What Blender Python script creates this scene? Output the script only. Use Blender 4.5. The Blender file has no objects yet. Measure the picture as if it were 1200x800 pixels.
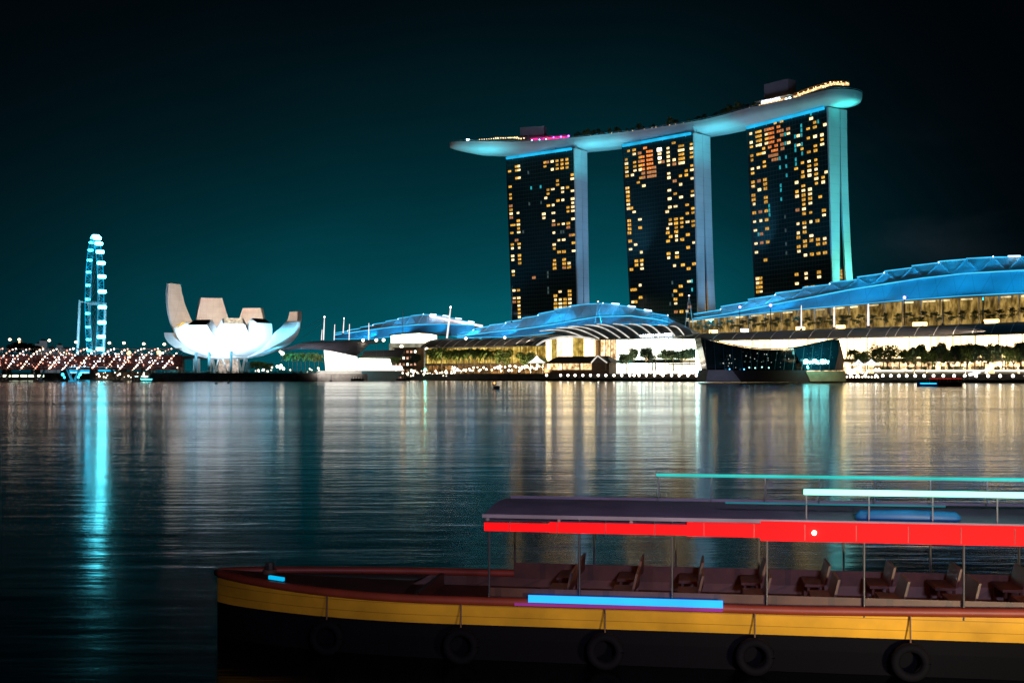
import bpy, math, random
from mathutils import Vector as V, Matrix

SC = bpy.context.scene
COL = SC.collection
R = math.radians
# ------------------------------------------------------------------ camera
F, HX, HY, CZ = 1400.0, 600.0, 437.0, 5.5
cd = bpy.data.cameras.new('camera'); cam = bpy.data.objects.new('camera', cd); COL.objects.link(cam)
cam.location = (0, 0, CZ); cam.rotation_euler = (R(90), 0, 0)
cd.sensor_width = 36.0; cd.lens = F / 1200 * 36.0; cd.shift_y = (HY - 400) / 1200.0
cd.clip_start = 0.5; cd.clip_end = 60000
SC.camera = cam
# ------------------------------------------------------------------ colour management, sampling
SC.view_settings.view_transform = 'Standard'; SC.view_settings.look = 'None'
SC.view_settings.exposure = 0.0; SC.view_settings.gamma = 1.0
SC.cycles.use_denoising = True
try: SC.cycles.denoiser = 'OPENIMAGEDENOISE'
except Exception: pass
SC.cycles.max_bounces = 6; SC.cycles.diffuse_bounces = 2; SC.cycles.glossy_bounces = 4
SC.cycles.sample_clamp_indirect = 12.0; SC.cycles.use_light_tree = True
SC.cycles.caustics_reflective = False; SC.cycles.caustics_refractive = False
# ------------------------------------------------------------------ night sky
W = bpy.data.worlds.new('World'); SC.world = W; W.use_nodes = True
def build_sky():
    t = W.node_tree; t.nodes.clear(); N = t.nodes.new; L = t.links.new
    out = N('ShaderNodeOutputWorld'); bg = N('ShaderNodeBackground'); L(bg.outputs[0], out.inputs[0])
    tc = N('ShaderNodeTexCoord'); sx = N('ShaderNodeSeparateXYZ'); L(tc.outputs['Generated'], sx.inputs[0])
    def m(op, a, b=None, c=None, clamp=False):
        n = N('ShaderNodeMath'); n.operation = op; n.use_clamp = clamp
        for i, v in enumerate((a, b, c)):
            if v is None: continue
            if isinstance(v, (int, float)): n.inputs[i].default_value = v
            else: L(v, n.inputs[i])
        return n.outputs[0]
    az = m('ARCTAN2', sx.outputs[0], sx.outputs[1])           # azimuth from the view direction
    el = m('ABSOLUTE', m('ARCSINE', sx.outputs[2]))
    # city glow: strongest low over the bay, falling with height and sideways, faster to the south
    off = m('SUBTRACT', az, SKY_AZ)
    right = m('GREATER_THAN', off, 0.0)
    w = m('MULTIPLY_ADD', right, SKY_WR - SKY_WL, SKY_WL)
    q = m('DIVIDE', off, w)
    side = m('EXPONENT', m('MULTIPLY', m('MULTIPLY', q, q), -1.0))
    up = m('EXPONENT', m('MULTIPLY', m('POWER', m('DIVIDE', el, SKY_H), 1.6), -1.0))
    nz = N('ShaderNodeTexNoise'); nz.inputs['Scale'].default_value = 2.6; nz.inputs['Detail'].default_value = 5
    mp = N('ShaderNodeMapping'); mp.inputs['Scale'].default_value = (1, 1, 2.6); L(tc.outputs['Generated'], mp.inputs[0]); L(mp.outputs[0], nz.inputs[0])
    cl = N('ShaderNodeMapRange'); L(nz.outputs[0], cl.inputs[0]); cl.inputs[1].default_value = .35; cl.inputs[2].default_value = .75; cl.inputs[3].default_value = .80; cl.inputs[4].default_value = 1.22
    g = m('MULTIPLY', m('MULTIPLY', side, up), cl.outputs[0])
    ramp = N('ShaderNodeValToRGB'); L(g, ramp.inputs[0])
    e = ramp.color_ramp.elements
    e[0].position = 0; e[0].color = (0.0004, 0.0010, 0.0018, 1)
    e[1].position = 1; e[1].color = (0.0008, 0.136, 0.173, 1)
    k = e.new(.25); k.color = (0.0004, 0.026, 0.0355, 1)
    # faint grey cloud low in the south-west
    nz2 = N('ShaderNodeTexNoise'); nz2.inputs['Scale'].default_value = 6.5; nz2.inputs['Detail'].default_value = 6; L(mp.outputs[0], nz2.inputs[0])
    c2 = N('ShaderNodeMapRange'); L(nz2.outputs[0], c2.inputs[0]); c2.inputs[1].default_value = .45; c2.inputs[2].default_value = .72
    ca = m('DIVIDE', m('SUBTRACT', az, 0.33), .07); ce = m('DIVIDE', m('SUBTRACT', el, .125), .05)
    cg = m('EXPONENT', m('MULTIPLY', m('ADD', m('MULTIPLY', ca, ca), m('MULTIPLY', ce, ce)), -1.0))
    cf = m('MULTIPLY', m('MULTIPLY', cg, c2.outputs[0]), 1.0)
    mix = N('ShaderNodeMix'); mix.data_type = 'RGBA'; mix.blend_type = 'ADD'; mix.inputs[0].default_value = 1
    cm = N('ShaderNodeVectorMath'); cm.operation = 'SCALE'; cm.inputs[0].default_value = (.0075, .008, .0105); L(cf, cm.inputs['Scale'])
    L(ramp.outputs[0], mix.inputs[6]); L(cm.outputs[0], mix.inputs[7])
    L(mix.outputs[2], bg.inputs[0]); bg.inputs[1].default_value = 1.0
SKY_AZ, SKY_WL, SKY_WR, SKY_H = 0.075, 0.385, 0.175, 0.138
build_sky()
# ------------------------------------------------------------------ flood lamps (positions filled in below, next to what they light)
def area(name, loc, target, sx, sy, color, power, along=(1, 0, 0), spread=180):
    ld = bpy.data.lights.new(name, 'AREA'); ld.shape = 'RECTANGLE'; ld.size = sx; ld.size_y = sy
    ld.color = color; ld.energy = power; ld.spread = R(spread)
    o = bpy.data.objects.new(name, ld); COL.objects.link(o)
    z = (V(loc) - V(target)).normalized(); x = V(along); x = (x - z * x.dot(z)).normalized(); y = z.cross(x)
    M = Matrix((x, y, z)).transposed().to_4x4(); M.translation = V(loc); o.matrix_world = M
    return o

# ------------------------------------------------------------------ geometry helpers
def at(px, py, Y): return V(((px - HX) / F * Y, Y, CZ + (HY - py) / F * Y))
def proj(p): return (HX + F * p[0] / p[1], HY - F * (p[2] - CZ) / p[1])
P0 = V((237., 830., 0)); U = V((-.795, .607, 0)).normalized(); NN = V((-U.y, U.x, 0))
if NN.y > 0: NN = -NN
def fp(s, d, z=0.0):
    p = P0 + U * s + NN * d; return V((p.x, p.y, z))
def sd(px, d):
    k = (px - HX) / F; X0 = P0.x + d * NN.x; Y0 = P0.y + d * NN.y
    return (k * Y0 - X0) / (U.x - k * U.y)
def on(px, py, d):
    p = fp(sd(px, d), d); p.z = CZ + (HY - py) / F * p.y; return p
def lerp(a, b, t): return a + (b - a) * t
def pl(pts, x):
    if x <= pts[0][0]:
        (x0, y0), (x1, y1) = pts[0], pts[1]
    elif x >= pts[-1][0]:
        (x0, y0), (x1, y1) = pts[-2], pts[-1]
    else:
        for i in range(len(pts) - 1):
            if pts[i][0] <= x <= pts[i + 1][0]:
                (x0, y0), (x1, y1) = pts[i], pts[i + 1]; break
    return y0 + (y1 - y0) * (x - x0) / (x1 - x0)

class MB:
    def __init__(s): s.v = []; s.f = []; s.m = []; s.uv = {}
    def add(s, vs, fs, mi=0):
        b = len(s.v); s.v += [V(v) for v in vs]
        for f in fs: s.f.append([b + i for i in f]); s.m.append(mi)
        return s
    def hexa(s, p, mi=0):      # p: 4 bottom, 4 top (same winding)
        return s.add(p, [(0, 3, 2, 1), (4, 5, 6, 7), (0, 1, 5, 4), (1, 2, 6, 5), (2, 3, 7, 6), (3, 0, 4, 7)], mi)
    def box(s, c, sx, sy, sz, ax=V((1, 0, 0)), mi=0, up=V((0, 0, 1))):   # c = centre of the base
        ax = V(ax).normalized(); ay = V(up).cross(ax).normalized(); c = V(c); u = V(up)
        q = [c + ax * (i * sx / 2) + ay * (j * sy / 2) for i, j in ((-1, -1), (1, -1), (1, 1), (-1, 1))]
        return s.hexa(q + [p + u * sz for p in q], mi)
    def bar(s, a, b, w, h=None, mi=0):
        a, b = V(a), V(b); h = h or w; d = (b - a)
        if d.length < 1e-6: return s
        d.normalize(); r = V((0, 0, 1)) if abs(d.z) < .9 else V((0, 1, 0))
        x = d.cross(r).normalized(); y = x.cross(d)
        q = [(-1, -1), (1, -1), (1, 1), (-1, 1)]
        A = [a + x * (i * w / 2) + y * (j * h / 2) for i, j in q]; B = [b + x * (i * w / 2) + y * (j * h / 2) for i, j in q]
        return s.hexa(A + B, mi)
    def tube(s, pts, r, n=8, mi=0, caps=True):
        pts = [V(p) for p in pts]; rr = r if isinstance(r, (list, tuple)) else [r] * len(pts); b = len(s.v)
        px = None
        for i, p in enumerate(pts):
            d = (pts[min(i + 1, len(pts) - 1)] - pts[max(i - 1, 0)]).normalized()
            if px is None:
                ref = V((0, 0, 1)) if abs(d.z) < .9 else V((1, 0, 0)); px = d.cross(ref).normalized()
            px = (px - d * px.dot(d)).normalized(); py = d.cross(px)
            for k in range(n):
                a = 2 * math.pi * k / n; s.v.append(p + (px * math.cos(a) + py * math.sin(a)) * rr[i])
        for i in range(len(pts) - 1):
            for k in range(n):
                s.f.append([b + i * n + k, b + i * n + (k + 1) % n, b + (i + 1) * n + (k + 1) % n, b + (i + 1) * n + k]); s.m.append(mi)
        if caps:
            s.f.append([b + k for k in range(n)][::-1]); s.m.append(mi)
            e = b + (len(pts) - 1) * n; s.f.append([e + k for k in range(n)]); s.m.append(mi)
        return s
    def ball(s, c, r, n=8, m=6, mi=0, sz=1.0):
        c = V(c); b = len(s.v); s.v.append(c + V((0, 0, r * sz)))
        for i in range(1, m):
            t = math.pi * i / m
            for k in range(n):
                a = 2 * math.pi * k / n; s.v.append(c + V((r * math.sin(t) * math.cos(a), r * math.sin(t) * math.sin(a), r * sz * math.cos(t))))
        s.v.append(c - V((0, 0, r * sz))); e = len(s.v) - 1
        for k in range(n):
            s.f.append([b, b + 1 + k, b + 1 + (k + 1) % n]); s.m.append(mi)
            for i in range(m - 2):
                q = b + 1 + i * n; s.f.append([q + k, q + n + k, q + n + (k + 1) % n, q + (k + 1) % n]); s.m.append(mi)
            q = b + 1 + (m - 2) * n; s.f.append([q + k, e, q + (k + 1) % n]); s.m.append(mi)
        return s
    def grid(s, rows, mi=0, uv=False):
        b = len(s.v); nr, nc = len(rows), len(rows[0])
        for r in rows: s.v += [V(p) for p in r]
        for i in range(nr - 1):
            for j in range(nc - 1):
                s.f.append([b + i * nc + j, b + i * nc + j + 1, b + (i + 1) * nc + j + 1, b + (i + 1) * nc + j]); s.m.append(mi)
                if uv: s.uv[len(s.f) - 1] = [(j / (nc - 1), i / (nr - 1)), ((j + 1) / (nc - 1), i / (nr - 1)), ((j + 1) / (nc - 1), (i + 1) / (nr - 1)), (j / (nc - 1), (i + 1) / (nr - 1))]
        return s
    def loft(s, secs, mi=0, cap=True):     # closed sections with the same count
        n = len(secs[0]); b = len(s.v)
        for q in secs: s.v += [V(p) for p in q]
        for i in range(len(secs) - 1):
            for k in range(n):
                s.f.append([b + i * n + k, b + i * n + (k + 1) % n, b + (i + 1) * n + (k + 1) % n, b + (i + 1) * n + k]); s.m.append(mi)
        if cap:
            s.f.append([b + k for k in range(n)][::-1]); s.m.append(mi)
            e = b + (len(secs) - 1) * n; s.f.append([e + k for k in range(n)]); s.m.append(mi)
        return s
    def mesh(s, name, mats, off=V((0, 0, 0)), smooth=False):
        me = bpy.data.meshes.new(name); me.from_pydata([tuple(v - off) for v in s.v], [], s.f)
        for m in (mats if isinstance(mats, (list, tuple)) else [mats]): me.materials.append(m)
        me.polygons.foreach_set('material_index', s.m)
        if s.uv:
            ul = me.uv_layers.new(name='UVMap')
            for fi, c in s.uv.items():
                for li, q in zip(me.polygons[fi].loop_indices, c): ul.data[li].uv = q
        if smooth: me.polygons.foreach_set('use_smooth', [True] * len(me.polygons))
        me.update(); return me
    def build(s, name, mats, parent=None, smooth=False, origin=None):
        off = V((0, 0, 0)); p = parent
        while p is not None: off += p.location; p = p.parent
        loc = V((0, 0, 0))
        if origin is not None: loc = V(origin) - off; off = V(origin)
        o = bpy.data.objects.new(name, s.mesh(name, mats, off, smooth)); COL.objects.link(o)
        o.location = loc
        if parent is not None: o.parent = parent
        return o
BALL = {}
def bulbs(parent, pts, mat, name='bulb'):
    """every bulb of a string a part of its own, all sharing one globe mesh"""
    off = V((0, 0, 0)); p = parent
    while p is not None: off += p.location; p = p.parent
    if mat not in BALL: BALL[mat] = MB().ball((0, 0, 0), 1, 8, 6).mesh(name, M[mat])
    for c, r in pts:
        o = bpy.data.objects.new(name, BALL[mat]); COL.objects.link(o); o.parent = parent; o.location = V(c) - off; o.scale = (r, r, r)
def tag(o, label=None, cat=None, group=None, kind=None):
    if label: o['label'] = label
    if cat: o['category'] = cat
    if group: o['group'] = group
    if kind: o['kind'] = kind
    return o
def empty(name, loc, label, cat, group=None):
    o = bpy.data.objects.new(name, None); COL.objects.link(o); o.location = loc; o.empty_display_size = 1
    return tag(o, label, cat, group)
KIDS = {}
def copy_tree(o, parent=None, loc=None, rz=None, sc=None, label=None, group=None):
    c = o.copy(); COL.objects.link(c)
    if parent is not None: c.parent = parent
    if loc is not None: c.location = loc
    if rz is not None: c.rotation_euler = (0, 0, rz)
    if sc is not None: c.scale = sc if isinstance(sc, (tuple, list)) else (sc,) * 3
    if label: c['label'] = label
    if group: c['group'] = group
    for ch in KIDS.get(o.name, []): copy_tree(ch, c)
    return c
def proto(o):        # remember the children of a thing before it is copied in a loop
    def rec(x):
        KIDS[x.name] = list(x.children)
        for c in x.children: rec(c)
    bpy.context.view_layer.update(); rec(o); return o

# ------------------------------------------------------------------ materials
def pbr(name, col, rough=.6, metal=0., var=.18, scale=.3, bump=0., bscale=2., spec=.5, seam=0., axis=2, seamw=.05, seamd=.6):
    m = bpy.data.materials.new(name); m.use_nodes = True; t = m.node_tree; b = t.nodes['Principled BSDF']
    b.inputs['Roughness'].default_value = rough; b.inputs['Metallic'].default_value = metal; b.inputs['Specular IOR Level'].default_value = spec
    tc = t.nodes.new('ShaderNodeTexCoord'); nz = t.nodes.new('ShaderNodeTexNoise'); nz.inputs['Scale'].default_value = scale; nz.inputs['Detail'].default_value = 5
    t.links.new(tc.outputs['Object'], nz.inputs[0])
    r = t.nodes.new('ShaderNodeValToRGB'); t.links.new(nz.outputs[0], r.inputs[0])
    r.color_ramp.elements[0].position = .3; r.color_ramp.elements[1].position = .7
    r.color_ramp.elements[0].color = [c * (1 - var) for c in col] + [1]; r.color_ramp.elements[1].color = [min(1, c * (1 + var)) for c in col] + [1]
    t.links.new(r.outputs[0], b.inputs['Base Color'])
    if seam:                # joints between cladding sheets, one every `seam` metres along an axis
        sx = t.nodes.new('ShaderNodeSeparateXYZ'); t.links.new(tc.outputs['Object'], sx.inputs[0]); f = None
        for ax_ in (axis if isinstance(axis, tuple) else (axis,)):
            a = t.nodes.new('ShaderNodeMath'); a.operation = 'DIVIDE'; t.links.new(sx.outputs[ax_], a.inputs[0]); a.inputs[1].default_value = seam
            g = t.nodes.new('ShaderNodeMath'); g.operation = 'FRACT'; t.links.new(a.outputs[0], g.inputs[0])
            l = t.nodes.new('ShaderNodeMath'); l.operation = 'LESS_THAN'; t.links.new(g.outputs[0], l.inputs[0]); l.inputs[1].default_value = seamw
            if f is None: f = l.outputs[0]
            else:
                mxm = t.nodes.new('ShaderNodeMath'); mxm.operation = 'MAXIMUM'; t.links.new(f, mxm.inputs[0]); t.links.new(l.outputs[0], mxm.inputs[1]); f = mxm.outputs[0]
        mc = t.nodes.new('ShaderNodeMix'); mc.data_type = 'RGBA'; mc.blend_type = 'MULTIPLY'; t.links.new(f, mc.inputs[0]); t.links.new(r.outputs[0], mc.inputs[6]); mc.inputs[7].default_value = (seamd, seamd, seamd, 1)
        t.links.new(mc.outputs[2], b.inputs['Base Color'])
    if bump:
        n2 = t.nodes.new('ShaderNodeTexNoise'); n2.inputs['Scale'].default_value = bscale; n2.inputs['Detail'].default_value = 4
        t.links.new(tc.outputs['Object'], n2.inputs[0]); bp = t.nodes.new('ShaderNodeBump'); bp.inputs['Strength'].default_value = bump
        t.links.new(n2.outputs[0], bp.inputs['Height']); t.links.new(bp.outputs[0], b.inputs['Normal'])
    return m
def glow(name, col, strength, var=.0, scale=.5, col2=None, rnd=0., sampling='AUTO', stretch=(1, 1, 1)):
    m = bpy.data.materials.new(name); m.use_nodes = True; t = m.node_tree; b = t.nodes['Principled BSDF']
    b.inputs['Base Color'].default_value = (.02, .02, .02, 1); b.inputs['Roughness'].default_value = .6; b.inputs['Specular IOR Level'].default_value = .05
    b.inputs['Emission Color'].default_value = (*col, 1); b.inputs['Emission Strength'].default_value = strength
    L = t.links.new
    if var or rnd:
        tc = t.nodes.new('ShaderNodeTexCoord'); nz = t.nodes.new('ShaderNodeTexNoise'); nz.inputs['Scale'].default_value = scale; nz.inputs['Detail'].default_value = 3
        mp = t.nodes.new('ShaderNodeMapping'); mp.inputs['Scale'].default_value = stretch; L(tc.outputs['Object'], mp.inputs[0]); L(mp.outputs[0], nz.inputs[0])
        r = t.nodes.new('ShaderNodeMapRange'); L(nz.outputs[0], r.inputs[0]); r.inputs[1].default_value = .3; r.inputs[2].default_value = .7
        r.inputs[3].default_value = strength * (1 - var); r.inputs[4].default_value = strength * (1 + var)
        oi = t.nodes.new('ShaderNodeObjectInfo'); k = t.nodes.new('ShaderNodeMapRange'); L(oi.outputs['Random'], k.inputs[0]); k.inputs[3].default_value = 1 - rnd; k.inputs[4].default_value = 1 + rnd
        mu = t.nodes.new('ShaderNodeMath'); mu.operation = 'MULTIPLY'; L(r.outputs[0], mu.inputs[0]); L(k.outputs[0], mu.inputs[1]); L(mu.outputs[0], b.inputs['Emission Strength'])
        if col2:
            cr = t.nodes.new('ShaderNodeValToRGB'); L(nz.outputs[0], cr.inputs[0]); cr.color_ramp.elements[0].color = (*col2, 1); cr.color_ramp.elements[1].color = (*col, 1)
            cr.color_ramp.elements[0].position = .38; cr.color_ramp.elements[1].position = .62; L(cr.outputs[0], b.inputs['Emission Color'])
    m.cycles.emission_sampling = sampling
    return m
M = {}
M['white'] = pbr('white_paint', (.78, .78, .76), .5, var=.04)
M['shell'] = pbr('white_fibre_panel', (.78, .78, .77), .42, var=.10, scale=.12, seam=4.2, axis=(0, 2), seamw=.05, seamd=.86)
M['grey'] = pbr('grey_metal', (.32, .33, .35), .45, .3, var=.1)
M['pale'] = pbr('pale_cladding', (.60, .62, .64), .55, var=.12, scale=.05, seam=6.6, axis=2, seamw=.05, seamd=.86)
M['dark'] = pbr('dark_metal', (.035, .035, .04), .45, .2)
M['roofgrey'] = pbr('dark_roof_sheet', (.11, .10, .092), .5, .1, var=.2, scale=.08)
M['concrete'] = pbr('concrete', (.30, .28, .25), .85, var=.2, scale=.15, bump=.2)
M['quay'] = pbr('quay_wall', (.10, .085, .075), .85, var=.35, scale=.25, bump=.3)
M['paving'] = pbr('paving', (.22, .20, .18), .8, var=.2, scale=.2)
M['timber'] = pbr('timber', (.13, .075, .045), .7, var=.3, scale=.8)
M['brownroof'] = pbr('brown_roof', (.16, .11, .09), .8, var=.2)
M['leaf'] = pbr('leaf', (.085, .130, .026), .6, var=.5, scale=.35)
M['leafteal'] = pbr('leaf_deep', (.035, .075, .04), .6, var=.5, scale=.35)
M['bark'] = pbr('bark', (.14, .11, .08), .9, var=.3)
M['black'] = pbr('black', (.012, .012, .014), .6)
M['bwin'] = glow('window_amber', (1, .55, .085), .85, .6, .9, (.85, .38, .04), .4, 'NONE')
M['wwin'] = glow('window_bright', (1, .80, .46), 1.6, .5, .9, (1, .6, .2), .3, 'NONE')
M['dwin'] = glow('window_dim', (1, .42, .16), .45, .5, .9, None, .3, 'NONE')
M['twin'] = glow('window_teal', (.05, .75, .85), .7, .4, .9, None, .4, 'NONE')
M['gwin'] = glow('window_grey', (.45, .75, .75), .12, .4, .9, None, .4, 'NONE')
M['owin'] = glow('window_orange', (1, .36, .08), .85, .5, .9, (1, .2, .03), .3, 'NONE')
M['lamp'] = glow('lamp_white', (1, .84, .60), 6)
M['lampcool'] = glow('lamp_cool', (.8, .9, 1), 10)
M['lampwarm'] = glow('lamp_warm', (1, .62, .28), 3.2)
M['lampteal'] = glow('lamp_teal', (.1, .95, .8), 12)
M['cyan'] = glow('led_cyan', (.0, .30, .55), 1.6, .5, .08)
M['cyanhot'] = glow('led_cyan_white', (.35, .95, 1), 9)
M['strip'] = glow('led_blue_strip', (.01, .40, .72), 1.2, .3, .08)
# ================================================================== SETTING
def water_mat():
    m = bpy.data.materials.new('bay_water'); m.use_nodes = True; t = m.node_tree; b = t.nodes['Principled BSDF']; L = t.links.new; N = t.nodes.new
    b.inputs['Base Color'].default_value = (.0012, .0030, .0042, 1); b.inputs['IOR'].default_value = 1.33
    tc = N('ShaderNodeTexCoord')
    def noise(scale, sx, sy, det, rough=.55):
        mp = N('ShaderNodeMapping'); mp.inputs['Scale'].default_value = (sx, sy, 1); L(tc.outputs['Object'], mp.inputs[0])
        n = N('ShaderNodeTexNoise'); n.inputs['Scale'].default_value = scale; n.inputs['Detail'].default_value = det; n.inputs['Roughness'].default_value = rough
        L(mp.outputs[0], n.inputs[0]); return n.outputs[0]
    def mr(x, a, c, lo, hi):
        r = N('ShaderNodeMapRange'); L(x, r.inputs[0]); r.inputs[1].default_value = a; r.inputs[2].default_value = c; r.inputs[3].default_value = lo; r.inputs[4].default_value = hi; return r.outputs[0]
    # wind patches change how rough the surface is
    wind = noise(.02, .35, 1.6, 3)
    L(mr(wind, .35, .65, WATER_R0, WATER_R1), b.inputs['Roughness'])
    chop = noise(.8, .34, 1.4, 3, .55); swell = noise(.16, .22, 1.4, 3)
    mid = noise(.42, .26, 1.5, 4); a0 = N('ShaderNodeMath'); a0.operation = 'MULTIPLY_ADD'; L(mid, a0.inputs[0]); a0.inputs[1].default_value = 1.3; L(chop, a0.inputs[2]); chop = a0.outputs[0]
    ad = N('ShaderNodeMath'); ad.operation = 'MULTIPLY_ADD'; L(swell, ad.inputs[0]); ad.inputs[1].default_value = 2.2; L(chop, ad.inputs[2])
    bp = N('ShaderNodeBump'); bp.inputs['Strength'].default_value = 1.0; bp.inputs['Distance'].default_value = WATER_B
    L(ad.outputs[0], bp.inputs['Height']); L(bp.outputs[0], b.inputs['Normal'])
    b2 = N('ShaderNodeBsdfPrincipled'); b2.inputs['Base Color'].default_value = (.0012, .0030, .0042, 1); b2.inputs['IOR'].default_value = 1.33
    L(mr(wind, .35, .65, WATER_S0, WATER_S1), b2.inputs['Roughness']); L(bp.outputs[0], b2.inputs['Normal'])
    mx = N('ShaderNodeMixShader'); mx.inputs[0].default_value = .56; L(b.outputs[0], mx.inputs[1]); L(b2.outputs[0], mx.inputs[2]); L(mx.outputs[0], t.nodes['Material Output'].inputs[0])
    return m
WATER_S0, WATER_S1 = .08, .13
WATER_R0, WATER_R1, WATER_B = .15, .22, .021
w = MB().add([(-16000, -60, 0), (16000, -60, 0), (16000, 30000, 0), (-16000, 30000, 0)], [(0, 1, 2, 3)])
tag(w.build('water', water_mat()), 'dark rippled bay water with coloured reflections', 'water', kind='structure')

def slab(name, pts, z0, z1, mats, kind='structure', label=None, cat=None):
    n = len(pts); mb = MB(); a = [V((p[0], p[1], z0)) for p in pts]; c = [V((p[0], p[1], z1)) for p in pts]
    area2 = sum(pts[i][0] * pts[(i + 1) % n][1] - pts[(i + 1) % n][0] * pts[i][1] for i in range(n))
    if area2 < 0: a.reverse(); c.reverse()
    mb.add(a + c, [list(range(n))[::-1]], 1); mb.add(c, [list(range(n))], 0)
    for i in range(n): mb.add([a[i], a[(i + 1) % n], c[(i + 1) % n], c[i]], [(0, 1, 2, 3)], 1)
    o = mb.build(name, mats); tag(o, label, cat, kind=kind); return o
sA, sB = -520., sd(474, 112)
LAND = [fp(sA, 112), fp(sB, 112), at(470, 0, 872), at(424, 0, 834), at(372, 0, 818), at(176, 0, 818), at(170, 0, 1040), at(-300, 0, 1040), V((-1500, 1040, 0)), V((-9000, 12000, 0)), V((9000, 12000, 0)), V((3000, 300, 0))]
slab('ground', LAND, -1.5, 5.0, [M['paving'], M['quay']], label='paved ground of the far shore behind the quay', cat='ground')
slab('boardwalk', [fp(sA, 126), fp(sd(826, 126), 126), fp(sd(826, 112), 112.2), fp(sA, 112.2)], .6, 2.0, [M['timber'], M['quay']], label='low boardwalk along the quay east of the pavilion', cat='boardwalk')
slab('boardwalk', [fp(sd(826, 126), 126), fp(sB - 14, 126), fp(sB - 14, 112.2), fp(sd(826, 112), 112.2)], .62, 2.02, [M['timber'], M['quay']], label='low boardwalk along the quay west of the pavilion', cat='boardwalk')
# piles under the boardwalk edge stay part of the boardwalk's dark quay
# ================================================================== HOTEL TOWERS
def facade_mat():
    m = bpy.data.materials.new('dark_curtain_glass'); m.use_nodes = True; t = m.node_tree; b = t.nodes['Principled BSDF']; L = t.links.new; N = t.nodes.new
    uv = N('ShaderNodeUVMap'); s = N('ShaderNodeSeparateXYZ'); L(uv.outputs[0], s.inputs[0])
    def line(x, n, wdt):
        a = N('ShaderNodeMath'); a.operation = 'MULTIPLY'; L(x, a.inputs[0]); a.inputs[1].default_value = n
        f = N('ShaderNodeMath'); f.operation = 'FRACT'; L(a.outputs[0], f.inputs[0])
        g = N('ShaderNodeMath'); g.operation = 'LESS_THAN'; L(f.outputs[0], g.inputs[0]); g.inputs[1].default_value = wdt; return g.outputs[0]
    mx = N('ShaderNodeMath'); mx.operation = 'MAXIMUM'; L(line(s.outputs[0], 26, .10), mx.inputs[0]); L(line(s.outputs[1], 56, .16), mx.inputs[1])
    nz = N('ShaderNodeTexNoise'); nz.inputs['Scale'].default_value = 9; nz.inputs['Detail'].default_value = 4; L(uv.outputs[0], nz.inputs[0])
    c = N('ShaderNodeMix'); c.data_type = 'RGBA'; L(mx.outputs[0], c.inputs[0])
    r = N('ShaderNodeValToRGB'); L(nz.outputs[0], r.inputs[0]); r.color_ramp.elements[0].color = (.006, .022, .023, 1); r.color_ramp.elements[1].color = (.012, .044, .045, 1)
    L(r.outputs[0], c.inputs[6]); c.inputs[7].default_value = (.016, .034, .035, 1); L(c.outputs[2], b.inputs['Base Color'])
    rr = N('ShaderNodeMapRange'); L(mx.outputs[0], rr.inputs[0]); rr.inputs[3].default_value = .12; rr.inputs[4].default_value = .5; L(rr.outputs[0], b.inputs['Roughness'])
    return m
M['facade'] = facade_mat()
M['atrium'] = pbr('dark_atrium_glass', (.012, .02, .024), .3)
HT = 190.0; HB = 6.0
TWIN = {}
# corners in plan: left, right top corner of the bay side; how far the foot leans back; splay of the rear leg
TW = {'1': dict(L=(-4.4, 1027.), R=(51.2, 982.), bl=11., br=6., gap=1.4, tf=(8.8, 7.0), tr=(7.2, 6.8)),
      '2': dict(L=(90.2, 971.), R=(139.8, 919.), bl=14., br=7., gap=6.5, tf=(9.7, 8.2), tr=(9.0, 8.0)),
      '3': dict(L=(177.5, 900.), R=(219.4, 830.5), bl=12., br=6.5, gap=14.0, tf=(10.9, 4.2), tr=(6.0, 6.4))}
for k_ in TW:
    T = TW[k_]; T['L'] = V((*T['L'], 0)); T['R'] = V((*T['R'], 0)); T['u'] = (T['L'] - T['R']).normalized()
    n_ = V((-T['u'].y, T['u'].x, 0)); T['n'] = n_ if n_.y < 0 else -n_
def tz(h): return lerp(HB, HT, h)
def tdepths(T, h):
    tf = lerp(T['tf'][1], T['tf'][0], h); g = .5 + T['gap'] * (1 - h) ** 2.0
    return tf, g, lerp(T['tr'][1], T['tr'][0], h)
def tpt(T, a, h, back=0.0):         # a: 0 left .. 1 right
    p = T['L'].lerp(T['R'], a); lean = lerp(T['bl'], T['br'], a) * (1 - h)
    p = p - T['n'] * (lean + back); return V((p.x, p.y, tz(h)))
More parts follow.
